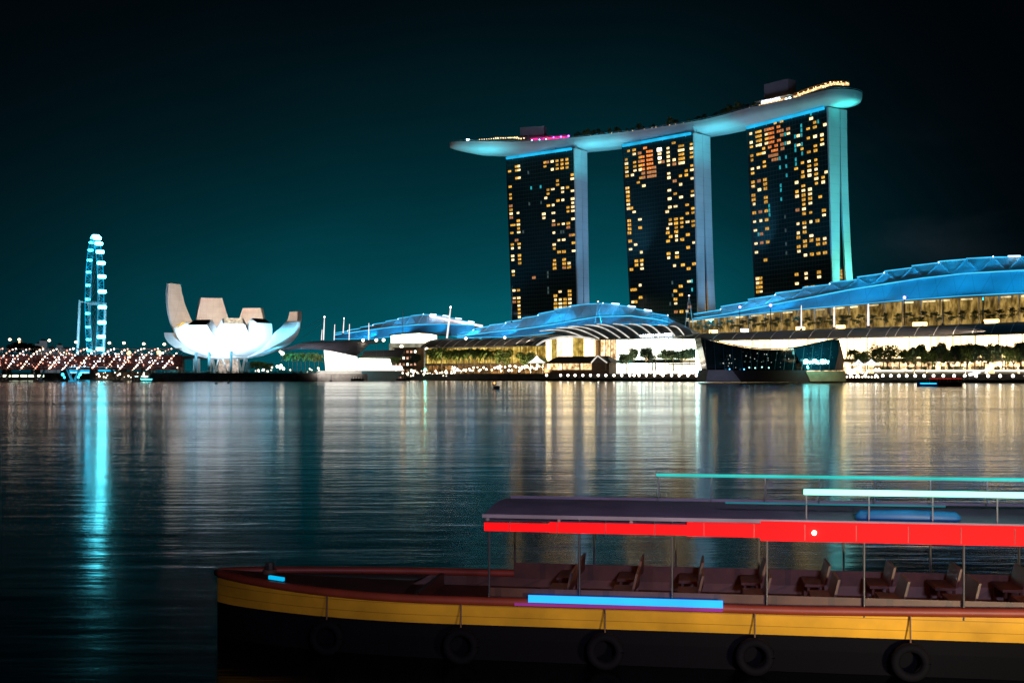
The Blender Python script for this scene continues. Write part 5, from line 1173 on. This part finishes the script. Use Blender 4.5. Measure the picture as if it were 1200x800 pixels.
mast(432, 400, 378.5, 55, .45, 'litmast', 'floodlit mast standing before the lower part of the small blue roof', lean=.3); mast(472, 392, 363, 55, .3, 'grey', 'thin grey mast rising over the small blue roof crest')
mast(523.5, 398, 360.5, 56, .75, 'litmast', 'leaning white floodlit mast at the falling end of the small blue roof', lean=4.6, top=('hledw', .7)); mast(599.5, 378, 335, 44, .35, 'grey', 'thin tall mast at the left edge of the northern tower', lean=.6)
for (x0, y0), (x1, y1) in (((380, 372.5), (352, 386)), ((380.5, 377), (352, 397))):
    a, b = on(x0, y0, 55), on(x1, y1, 60); tag(MB().tube([a, a.lerp(b, .5) - V((0, 0, .4)), b], .12, 4).build('stay_cable', M['grey'], origin=tuple(b)), 'thin %s stay cable running from the tall mast towards the museum' % ('upper' if y0 < 375 else 'lower'), 'cable', 'stay cables of the tall mast')
def aframe(px, yb_, yt_, hw, d, label):
    t = empty('a_frame_mast', on(px, yb_, d), label, 'mast', 'twin leg masts'); top = on(px, yt_, d)
    for s in (-1, 1): MB().tube([on(px + s * hw, yb_, d), top], .35, 6).build('leg', M['pale'], t)
    MB().bar(on(px - hw * .55, lerp(yb_, yt_, .45), d), on(px + hw * .55, lerp(yb_, yt_, .45), d), .3).build('cross_bar', M['pale'], t); MB().ball(top + V((0, 0, .4)), .55, 6, 4).build('lamp', M['hled'], t)
aframe(701, 378.5, 354, 3.6, 52, 'twin leg mast standing at the crest of the arched blue roof'); aframe(807.5, 383, 347, 4.6, 58, 'twin leg mast in front of the middle tower foot')
# roof edge lamps of the west arcade
for i, (px, py, r, lb) in enumerate(((425.5, 398.6, 1.1, 'round white lamp on the grey canopy ridge, leftmost of three'), (441, 398.5, 1.1, 'round white lamp on the canopy ridge, middle of three'), (449.5, 398.4, 1.15, 'round white lamp on the canopy ridge beside the white gallery'), (470.5, 406, 1.4, 'large round lamp below the white gallery'), (488, 410.5, 1.3, 'tall oval lamp over the gap before the palms'), (546, 396.5, 1.05, 'round white lamp on the yellow arcade roof, nearer the gallery'), (591.5, 395.4, .95, 'round white lamp on the yellow arcade roof above the dense tree'), (500, 409, 1.3, 'large round lamp at the left end of the palm row'), (331, 414, 1.3, 'round lamp at the tip of the grey canopy by the museum'), (328.5, 412, .9, 'small lamp at the canopy tip closest to the museum'))):
    p = on(px, py, 84) if px > 460 else at(px, py, 838 if px < 340 else 872); t = empty('round_lamp', V((p.x, p.y, 5)), lb, 'lamp', 'round white roof edge lamps')
    MB().ball(p, r, 10, 8).build('globe', M['lamp'], t); MB().tube([V((p.x, p.y, 5)), p], .1, 5).build('post', M['dark'], t)
# quay event lights before the palms
def cluster(name, label, x0, x1, y0, y1, d, n, r0, r1, mat, seed):
    rg_ = random.Random(seed); c = on((x0 + x1) / 2, (y0 + y1) / 2, d); t = empty(name, V((c.x, c.y, 5)), label, 'lights', 'light strings along the quay'); bl_ = []; xs = sorted(rg_.uniform(x0, x1) for _ in range(n)); pts = []
    for x in xs: p = on(x, rg_.uniform(y0, y1), d + rg_.uniform(-1.5, 1.5)); p.z = max(p.z, 2.6); pts.append(p); bl_.append((p, rg_.uniform(r0, r1)))
    bulbs(t, bl_, mat); MB().tube([p + V((0, 0, .1)) for p in pts], .06, 4).build('cable', M['dark'], t)
    for q in (pts[0], pts[len(pts) // 2], pts[-1]): MB().tube([V((q.x, q.y, 2 if d > 112 else 5)), q], .1, 5).build('post', M['dark'], t)
cluster('light_string', 'dense string of white bulbs beside the event hall screen', 470, 533, 434.5, 440.5, 111, 52, .3, .8, 'lamp', 1)
cluster('light_string', 'string of white bulbs under the palms before the yellow arcade', 528, 586, 429.5, 434.5, 104, 26, .35, .8, 'lamp', 2)
cluster('light_string', 'string of white bulbs below the dense tree and the tent', 584, 636, 427.5, 434.5, 104, 34, .35, .9, 'lamp', 3)
cluster('light_string', 'string of white bulbs on the quay at the right foot of the museum', 294, 380, 431, 435.5, 118, 18, .4, .9, 'lamp', 4)
cluster('light_string', 'bright knot of bulbs between museum and palms', 318, 333, 427, 432, 110, 9, .8, 1.5, 'lamp', 5)
cluster('light_string', 'row of bulbs low before the brightest white glass front', 738, 826, 434.5, 438, 111, 40, .5, 1.1, 'lamp', 6)
cluster('light_string', 'row of bulbs along shopfronts behind the long tree row', 1090, 1240, 423.4, 425.6, 92, 30, .25, .5, 'lamp', 7)
cluster('light_string', 'bulbs among tents and stair beside the pavilion', 992, 1030, 432, 438, 109, 26, .5, 1.0, 'lamp', 8)
tl = on(498.5, 434, 112); t = empty('turquoise_beacon', V((tl.x, tl.y, 5)), 'turquoise beacon lamp on the quay left of the palm row', 'lamp'); MB().tube([V((tl.x, tl.y, 5)), tl], .15, 6).build('post', M['dark'], t); MB().ball(tl + V((0, 0, .5)), 1.0, 8, 6).build('globe', glow('beacon_turquoise', (.05, 1, .72), 40), t)
tl = on(821, 424, 112); t = empty('turquoise_screen', V((tl.x, tl.y, 5)), 'tall turquoise white light panel at the left edge of the pavilion', 'screen'); MB().box(V((tl.x, tl.y, 5.3)), 6.5, .5, 15, ax=U).build('panel', glow('turquoise_panel', (.62, 1, .92), 11), t); MB().box(V((tl.x, tl.y, 5)), 7.2, 1.2, .3, ax=U).build('base', M['dark'], t)
# ------------------------------------------------------------------ small craft on the bay
def small_boat(name, label, px, py, Y, L_, hullmat, roofmat, led, cab=(.25, .75), h=1.3, rz=0.0, grp='small boats near the far quay'):
    c = at(px, py, Y); c.z = 0; t = empty(name, c, label, 'boat', grp); a = V((math.cos(rz), math.sin(rz), 0)); b = V((-a.y, a.x, 0)); W_ = L_ * .2; secs = []
    for i in range(11):
        u = i / 10; w_ = W_ / 2 * (1 - abs(2 * u - 1) ** 3.2) + .05; sh = h * (1 + .55 * (2 * u - 1) ** 2); p = c + a * (u - .5) * L_
        secs.append([p + b * -w_ + V((0, 0, sh)), p + b * (-w_ * .7) + V((0, 0, -.3)), p + b * (w_ * .7) + V((0, 0, -.3)), p + b * w_ + V((0, 0, sh))])
    MB().loft(secs).build('hull', M[hullmat], t)
    p0, p1 = c + a * (cab[0] - .5) * L_, c + a * (cab[1] - .5) * L_; m_ = (p0 + p1) / 2
    MB().box(m_ + V((0, 0, h + 1.7)), (p1 - p0).length, W_ * .9, .28, ax=a).build('canopy', M[roofmat], t)
    mb = MB()
    for u in (0, .33, .66, 1):
        for s in (-1, 1): q = p0.lerp(p1, u) + b * s * W_ * .4; mb.bar(q + V((0, 0, h)), q + V((0, 0, h + 1.7)), .1)
    mb.build('post_row', M['white'], t); MB().box(m_ + V((0, 0, h)), (p1 - p0).length * .9, W_ * .6, .6, ax=a).build('bench', M['timber'], t)
    for nm, z, mat_, u0, u1 in led:
        q0_, q1_ = c + a * (u0 - .5) * L_, c + a * (u1 - .5) * L_; MB().bar(q0_ - b * (W_ * .5 + .05) + V((0, 0, z)), q1_ - b * (W_ * .5 + .05) + V((0, 0, z)), .28).build(nm, M[mat_], t)
M['redpaint'] = pbr('red_canopy', (.42, .02, .02), .5); M['bluepaint'] = pbr('blue_hull_paint', (.02, .06, .18), .35); M['boatcyan'] = glow('boat_led_cyan', (.02, .55, 1), 3.0); M['boatwhite'] = glow('boat_led_white', (.55, 1, .95), 6); M['boatred'] = glow('boat_led_red', (.8, .02, .01), .55)
small_boat('river_boat', 'low boat with red canopy and cyan light strip off the eastern boardwalk', 1101, 450, 500, 19, 'bluepaint', 'redpaint', (('light_strip', 1.15, 'boatcyan', .04, .40), ('canopy_light', 3.2, 'boatred', .25, .95)), (.25, .95))
small_boat('river_boat', 'small boat with white and turquoise light strips left of the museum', 167, 445, 800, 14, 'bluepaint', 'bluepaint', (('light_strip', 3.3, 'boatwhite', .1, .8), ('light_strip', 1.4, 'lampteal', .45, .98)), (.1, .8))
small_boat('moored_boat', 'dark moored boat with covered deck below the event hall wall', 419, 446, 800, 9, 'dark', 'brownroof', (), (.2, .8)); small_boat('moored_boat', 'dark moored boat beside the teal wall corner', 472, 446, 838, 10, 'dark', 'timber', (('cabin_light', 2.4, 'hled2', .3, .4),), (.2, .7))
def buoy(px, py, Y, label, mat, hgt=1.5, r=.5):
    c = at(px, py, Y); c.z = 0; t = empty('buoy', c, label, 'buoy', 'marker buoys on the bay'); MB().tube([c + V((0, 0, -.4)), c + V((0, 0, .5)), c + V((0, 0, .9))], [r * 1.6, r * 1.7, r * .7], 10).build('float', M['dark'], t); MB().tube([c + V((0, 0, .9)), c + V((0, 0, .9 + hgt))], [r * .5, r * .25], 7).build('mast', M[mat], t); MB().ball(c + V((0, 0, 1.1 + hgt)), r * .45, 6, 4).build('top_mark', M[mat], t)
buoy(253.5, 450, 600, 'dark buoy on the water in front of the lotus museum', 'dark'); buoy(388, 446.6, 770, 'dark buoy with a thin mast in front of the white event hall', 'dark', 3.2); buoy(267.5, 449, 620, 'pale buoy to the right of the dark one by the museum', 'white', 1.0, .4)
c = at(582, 455, 410); c.z = 0; t = empty('buoy_raft', c, 'square teal raft buoy with an orange lamp off the palm row', 'buoy', 'marker buoys on the bay'); MB().box(c + V((0, 0, -.2)), 2.2, 2, 1.3).build('raft', M['tealglass'], t); MB().tube([c + V((-.8, 0, 1.1)), c + V((-.8, 0, 2.0))], .08, 5).build('post', M['dark'], t); MB().ball(c + V((-.8, 0, 2.1)), .28, 6, 4).build('lamp', glow('orange_lamp', (1, .3, .03), 5), t)

# unseen fill lights added on the terrace edge to brighten the tree rows
for a, b, pw in ((502, 640, 230), (722, 824, 170), (1030, 1240, 330)):
    p, q = fp(sd(a, 108), 108, 5.6), fp(sd(b, 108), 108, 5.6); L_ = (p - q).length
    area('tree_fill_light', (p + q) / 2, (p + q) / 2 - NN * 14 + V((0, 0, 14)), L_, .5, (1, .80, .42), pw * L_, along=(q - p), spread=110)

# brown shop block with a lattice of small lit windows between hall and palms
c0_, c1_ = fp(sd(462, 86), 86, 5), fp(sd(489, 86), 86, 5); sb = empty('shop_block', (c0_ + c1_) / 2, 'brown shop block with a lattice of small lit windows below the white gallery', 'building')
zt_ = CZ + (HY - 408.5) / F * c0_.y
MB().hexa([c0_, c1_, c1_ - NN * 8, c0_ - NN * 8] + [V((v.x, v.y, zt_)) for v in (c0_, c1_, c1_ - NN * 8, c0_ - NN * 8)]).build('wall', M['timber'], sb)
MB().hexa([V((v.x, v.y, zt_ + .05)) for v in (c0_ + NN * 1.5, c1_ + NN * 1.5, c1_ - NN * 9, c0_ - NN * 9)] + [V((v.x, v.y, zt_ + .9)) for v in (c0_ + NN * 1.5, c1_ + NN * 1.5, c1_ - NN * 9, c0_ - NN * 9)]).build('roof', M['roofgrey'], sb)
M['pinkwin'] = glow('pinkish_shop_window', (1, .62, .46), .85, .6, .5, (1, .45, .2), .5)
for i in range(6):
    for j in range(4):
        q = c0_.lerp(c1_, (i + .5) / 6) + NN * .15; q.z = lerp(5, zt_, (j + .5) / 4) - 1.0
        w_ = MB().box(q, 1.9, .2, 1.9, ax=U).build('window', M['pinkwin'] if (i + j) % 4 else M['mallwhite'], sb); MB().box(q + NN * .12 - V((0, 0, .05)), .16, .15, 2.0, ax=U).build('frame', M['dark'], w_)
# dark pergola and three totem posts before the brightest glass
a, b = fp(sd(784, 104), 104, 5), fp(sd(820, 104), 104, 5); pg = empty('pergola', (a + b) / 2, 'dark slatted pergola on slim posts under the flat crowned trees', 'pergola')
for i in range(7):
    for dz in (0, 4): q = a.lerp(b, i / 6) - NN * dz; MB().bar(q, q + V((0, 0, 6.2)), .45).build('post', M['dark'], pg)
for dz in (0, 4): MB().bar(a - NN * dz + V((0, 0, 6.3)), b - NN * dz + V((0, 0, 6.3)), .4, .5).build('beam', M['dark'], pg)
mb = MB(); [mb.bar(a.lerp(b, i / 16) + NN * .6 + V((0, 0, 6.75)), a.lerp(b, i / 16) - NN * 4.6 + V((0, 0, 6.75)), .2, .3) for i in range(17)]; mb.build('slats', M['timber'], pg)
for px, h, lb in ((760.5, 9, 'tallest dark totem post before the bright glass, beside the teal tree'), (764.5, 8, 'dark totem post in the middle of three before the bright glass'), (768.5, 7.6, 'dark totem post of three nearest the flat crowned trees')):
    q = fp(sd(px, 106), 106, 5); t = empty('totem_post', q, lb, 'post', 'dark totem posts'); MB().tube([q, q + V((0, 0, h))], [.55, .4], 8).build('shaft', M['dark'], t); MB().ball(q + V((0, 0, h + .3)), .5, 8, 6).build('cap', M['timber'], t)

# unseen fill lights added to warm the arcade roofs
for a, b, pw in ((500, 640, 26), (835, 1270, 34)):
    p, q = fp(sd(a, 97), 97, 30), fp(sd(b, 97), 97, 30); L_ = (p - q).length
    area('roof_fill_light', (p + q) / 2, fp((sd(a, 70) + sd(b, 70)) / 2, 70, 30), L_, .5, (1, .80, .62), pw * L_, along=(q - p), spread=60)
# ================================================================== TOUR BOAT IN THE FOREGROUND, glowing strips in place of light trails
bo = V((0, 25.6, 0)); ang = R(-9); ba = V((math.cos(ang), math.sin(ang), 0)); bb = V((-ba.y, ba.x, 0))
BS = .879; CAMP = V((0, 0, CZ))       # nearer the quay the same boat is a little smaller
def bp(t, y, z): return CAMP + (bo + ba * t + bb * y + V((0, 0, z)) - CAMP) * BS
boat = empty('tour_boat', bp(3.5, 1.8, 0), 'yellow hulled open sided tour boat with red lit canopy edge and teal light rails', 'boat')
BW = 3.6; T0, T1 = -7.4, 14.0
M['yellow'] = pbr('yellow_hull_paint', (.70, .38, .022), .5, var=.3, scale=.9, bump=.12, bscale=3, seam=.21, axis=2, seamw=.07)
M['maroon'] = pbr('maroon_rub_rail', (.26, .045, .02), .5, var=.2, scale=1.5)
M['lilac'] = pbr('faded_lilac_canopy', (.30, .26, .33), .7, var=.22, scale=.9, bump=.15, bscale=2)
M['bdeck'] = pbr('varnished_deck', (.075, .028, .014), .5, var=.35, scale=2.5, seam=.16, axis=1, seamw=.12)
M['bhull'] = pbr('dark_hull_bottom', (.003, .003, .005), .8, spec=.1)
M['redled'] = glow('red_trail_glow', (1, .0, .002), 1.35, .3, 1.4, None, 0, stretch=(1, 1, 3)); M['tealled'] = glow('teal_trail_glow', (.03, .62, .56), 1.0, .25, .5); M['mintled'] = glow('mint_trail_glow', (.28, 1, .72), 2.4, .3, .25)
M['blueled'] = glow('blue_trail_glow', (.01, .25, 1), 2.4, .15, .8); M['violetled'] = glow('violet_underlight', (.5, .04, .42), .5, .3, .8); M['tealdim'] = glow('teal_dim_trail_glow', (.01, .30, .38), .55, .3, .5)
def half(t):            # half beam along the length
    if t < -1.5: u = (t - T0) / (-1.5 - T0); return max(.03, BW / 2 * math.sin(min(1, u) * math.pi / 2) ** .72)
    if t > 11: return BW / 2 * (1 - .12 * ((t - 11) / 3) ** 2)
    return BW / 2
def sheer(t): return .60 + (.16 * ((-1.5 - t) / 6) ** 2 if t < -1.5 else .02 * max(0, t - 6))
ts = [lerp(T0, T1, (i / 46) ** 1.25) for i in range(47)]
def sec(t, f, z): return [bp(t, BW / 2 - half(t) * f, z), bp(t, BW / 2 + half(t) * f, z)]
side = MB(); bott = MB(); inner = MB()
for s_ in (0, 1):
    side.grid([[sec(t, .93, .06)[s_] for t in ts], [sec(t, .98, lerp(.06, sheer(t), .5))[s_] for t in ts], [sec(t, 1, sheer(t) - .07)[s_] for t in ts]])
    inner.grid([[sec(t, .95, sheer(t) - .07)[s_] for t in ts], [sec(t, .90, .3)[s_] for t in ts]])
    bott.grid([[sec(t, .45, -1.2)[s_] for t in ts], [sec(t, .80, -.75)[s_] for t in ts], [sec(t, .90, -.25)[s_] for t in ts], [sec(t, .93, .06)[s_] for t in ts]])
q = [sec(T1, 1, sheer(T1) - .07)[0], sec(T1, 1, sheer(T1) - .07)[1], sec(T1, .93, .06)[1], sec(T1, .93, .06)[0]]; side.add(q, [(0, 1, 2, 3)])
side.build('hull', M['yellow'], boat, smooth=True); bott.build('hull_bottom', M['bhull'], boat); inner.build('inner_lining', M['bdeck'], boat)
mb = MB()
for s_ in (0, 1):
    mb.tube([sec(t, 1.005, sheer(t))[s_] for t in ts], .085, 8)
mb.build('rub_rail', M['maroon'], boat, smooth=True)
MB().grid([[sec(t, .94, .32)[0] for t in ts], [sec(t, .94, .32)[1] for t in ts]]).build('deck', M['bdeck'], boat)
ft = [t for t in ts if t < -2.2]; MB().grid([[sec(t, .94, sheer(t) - .05)[0] for t in ft], [bp(t, BW / 2, sheer(t) + .08) for t in ft], [sec(t, .94, sheer(t) - .05)[1] for t in ft]]).build('fore_deck', M['bdeck'], boat)
p = bp(-2.2, BW / 2, 0); MB().hexa([bp(-2.3, .3, .33), bp(-2.2, .3, .33), bp(-2.2, 3.3, .33), bp(-2.3, 3.3, .33), bp(-2.3, .3, .62), bp(-2.2, .3, .62), bp(-2.2, 3.3, .62), bp(-2.3, 3.3, .62)]).build('bulkhead', M['bdeck'], boat)
MB().tube([bp(-6.1, BW / 2, sheer(-6.1)), bp(-6.1, BW / 2, sheer(-6.1) + .32)], [.08, .1], 8).build('bollard', M['dark'], boat)
# canopy
ct0, ct1 = -.62, 13.4; rws_ = []
for y in (-.12, .25, .9, 1.8, 2.7, 3.35, 3.72): rws_.append([bp(t, y, 2.42 + .13 * (1 - ((y - 1.8) / 1.92) ** 2)) for t in [lerp(ct0, ct1, i / 24) for i in range(25)]])
cg = MB().grid(rws_); cg.grid([[p - V((0, 0, .07)) for p in r] for r in rws_]); canopy = cg.build('canopy', M['lilac'], boat, smooth=True)
for i in range(10):
    t = lerp(ct0 + .1, ct1 - .1, i / 9); MB().tube([bp(t, y, 2.36 + .13 * (1 - ((y - 1.8) / 1.92) ** 2)) for y in (-.08, .9, 1.8, 2.7, 3.68)], .035, 6).build('canopy_rib', M['grey'], canopy)
for y in (-.13, 3.73): MB().bar(bp(ct0, y, 2.45), bp(ct1, y, 2.45), .05, .07).build('canopy_edge', M['lilac'], canopy)
def tpx(px, y=0.0):
    k = (px - HX) / F; return (k * (bo.y + bb.y * y) - (bo.x + bb.x * y)) / (ba.x - k * ba.y)
for px0, px1, z0, z1 in ((569, 645, 2.135, 2.285), (645, 805, 2.125, 2.315), (805, 891, 2.11, 2.36), (891, 1330, 2.05, 2.405)):
    t0, t1 = tpx(px0), tpx(px1); a_ = [bp(t0, -.17, z0), bp(t1, -.17, z0 - .0), bp(t1, -.10, z0), bp(t0, -.10, z0)]; MB().hexa(a_ + [v + V((0, 0, z1 - z0)) for v in a_]).build('red_trail_fascia', M['redled'], boat)  # stepped glowing boards shaped after a red light trail
MB().ball(bp(tpx(953), -.22, 2.24), .045, 8, 6).build('marker_lamp', M['lamp'], boat)
for i in range(8):
    t = ct0 + .12 + i * 1.95
    for y in (.02, 3.58):
        MB().tube([bp(t, y, .5), bp(t, y, 2.40)], .022, 7).build('canopy_post', M['dark'], boat)
# upper rails, glowing tubes laid where light trails run
def rail(y, z, px0, px1, r, mat, name): t0, t1 = tpx(px0, y), min(13.6, tpx(px1, y)); MB().tube([bp(t0, y, z), bp(t1, y, z)], r, 8).build(name, M[mat], boat)
rail(3.55, 3.06, 769, 1300, .033, 'tealled', 'trail_rail'); rail(.02, 3.05, 942, 1300, .052, 'mintled', 'trail_rail'); rail(.02, 2.80, 850, 1108, .016, 'tealdim', 'trail_rail')
for i in range(9):
    t = tpx(945) + i * 1.25
    if t < 13.4: MB().tube([bp(t, .02, 2.44), bp(t, .02, 3.05)], .014, 6).build('rail_post', M['grey'], boat)
for i in range(10):
    t = tpx(772, 3.55) + i * 1.25
    if t < 13.4: MB().tube([bp(t, 3.55, 2.44), bp(t, 3.55, 3.06)], .012, 6).build('rail_post', M['grey'], boat)
t0, t1 = tpx(1004), tpx(1128); M['tarp'] = pbr('blue_tarpaulin', (.012, .13, .36), .5, var=.2, scale=2, bump=.3, bscale=5)
MB().tube([bp(t0, .22, 2.53), bp(t0 + .1, .22, 2.55), bp((t0 + t1) / 2, .22, 2.56), bp(t1 - .1, .22, 2.55), bp(t1, .22, 2.53)], [.05, .11, .125, .11, .05], 12).build('rolled_tarpaulin', M['tarp'], boat, smooth=True)
# joints of the lit fascia, clips of the light tubes, a mooring rope and old tyre fenders
for i in range(13):
    t = ct0 + .6 + i * 1.02; MB().bar(bp(t, -.175, 2.08), bp(t, -.175, 2.40), .012, .012).build('fascia_joint', M['dark'], boat)
for i in range(6):
    t = -4.2 + i * 3.1; c = bp(t, BW / 2 - half(t) * 1.0 - .10, -.36); ring = [c + ba * (.27 * math.cos(k * math.pi / 8)) + V((0, 0, .27 * math.sin(k * math.pi / 8))) for k in range(17)]
    ty = MB().tube(ring, .085, 8, caps=False).build('tyre_fender', M['bhull'], boat, smooth=True); MB().tube([c + V((0, 0, .25)), bp(t, BW / 2 - half(t) - .05, sheer(t))], .016, 5).build('rope', M['timber'], ty)
coil = [bp(-6.1 + .15 * math.cos(k * .7), BW / 2 + .15 * math.sin(k * .7), sheer(-6.1) + .06 + .012 * k * .2) for k in range(40)]
MB().tube(coil, .022, 6).build('mooring_rope', M['timber'], boat, smooth=True)
# gunwale lights, the blue strip standing in for a light trail
t0, t1 = tpx(620), tpx(847); MB().bar(bp(t0, -.11, .705), bp(t1, -.11, .705), .04, .13).build('blue_trail_strip', M['blueled'], boat); MB().bar(bp(t0 - .3, -.10, .575), bp(t1, -.10, .575), .02, .05).build('violet_light_strip', M['violetled'], boat)
q0_, q1_ = sec(-5.75, 1.0, sheer(-5.75) + .16)[0], sec(-5.35, 1.0, sheer(-5.35) + .16)[0]; MB().bar(q0_, q1_, .06, .07).build('bow_light', M['cyan'], boat); MB().bar((q0_ + q1_) / 2 - V((0, 0, .16)), (q0_ + q1_) / 2, .03).build('bow_light_stalk', M['dark'], boat)
# benches under the canopy
for i in range(9):
    t = .7 + i * 1.4
    for y0, y1 in ((.35, 1.45), (2.15, 3.25)):
        b_ = MB().hexa([bp(t, y0, .72), bp(t + .42, y0, .72), bp(t + .42, y1, .72), bp(t, y1, .72), bp(t, y0, .78), bp(t + .42, y0, .78), bp(t + .42, y1, .78), bp(t, y1, .78)])
        b_.hexa([bp(t + .42, y0, .78), bp(t + .47, y0, .78), bp(t + .55, y1 * 0 + y1, .78), bp(t + .42, y1, .78), bp(t + .52, y0, 1.2), bp(t + .57, y0, 1.2), bp(t + .57, y1, 1.2), bp(t + .52, y1, 1.2)])
        for yy in (y0 + .08, y1 - .08): b_.bar(bp(t + .08, yy, .33), bp(t + .08, yy, .72), .05).bar(bp(t + .4, yy, .33), bp(t + .4, yy, .72), .05)
        b_.build('bench', M['bdeck'], boat)
for s_ in (0, 1):
    y = .10 if s_ == 0 else 3.5; MB().hexa([bp(-.5, y, .5), bp(13.3, y, .5), bp(13.3, y + .04, .5), bp(-.5, y + .04, .5), bp(-.5, y, .88), bp(13.3, y, .88), bp(13.3, y + .04, .88), bp(-.5, y + .04, .88)]).build('coaming', M['bdeck'], boat)
area('deck_down_light', bp(6.5, 1.8, 2.25), bp(6.5, 1.8, 0), 11, .3, (1, .40, .16), 26, along=ba, spread=170)
area('boat_hull_fill_light', (11, -1, .7), (7.5, 23, .9), 1.6, .5, (1, .80, .50), 360, spread=50)  # unseen lamp added low at the near quay to light the hull
area('boat_canopy_fill_light', (4, -9, 10), (5, 26, 2.3), 2.5, 1.0, (.72, .58, .92), 420, spread=60)  # unseen lilac fill added from behind the camera for the canopy top
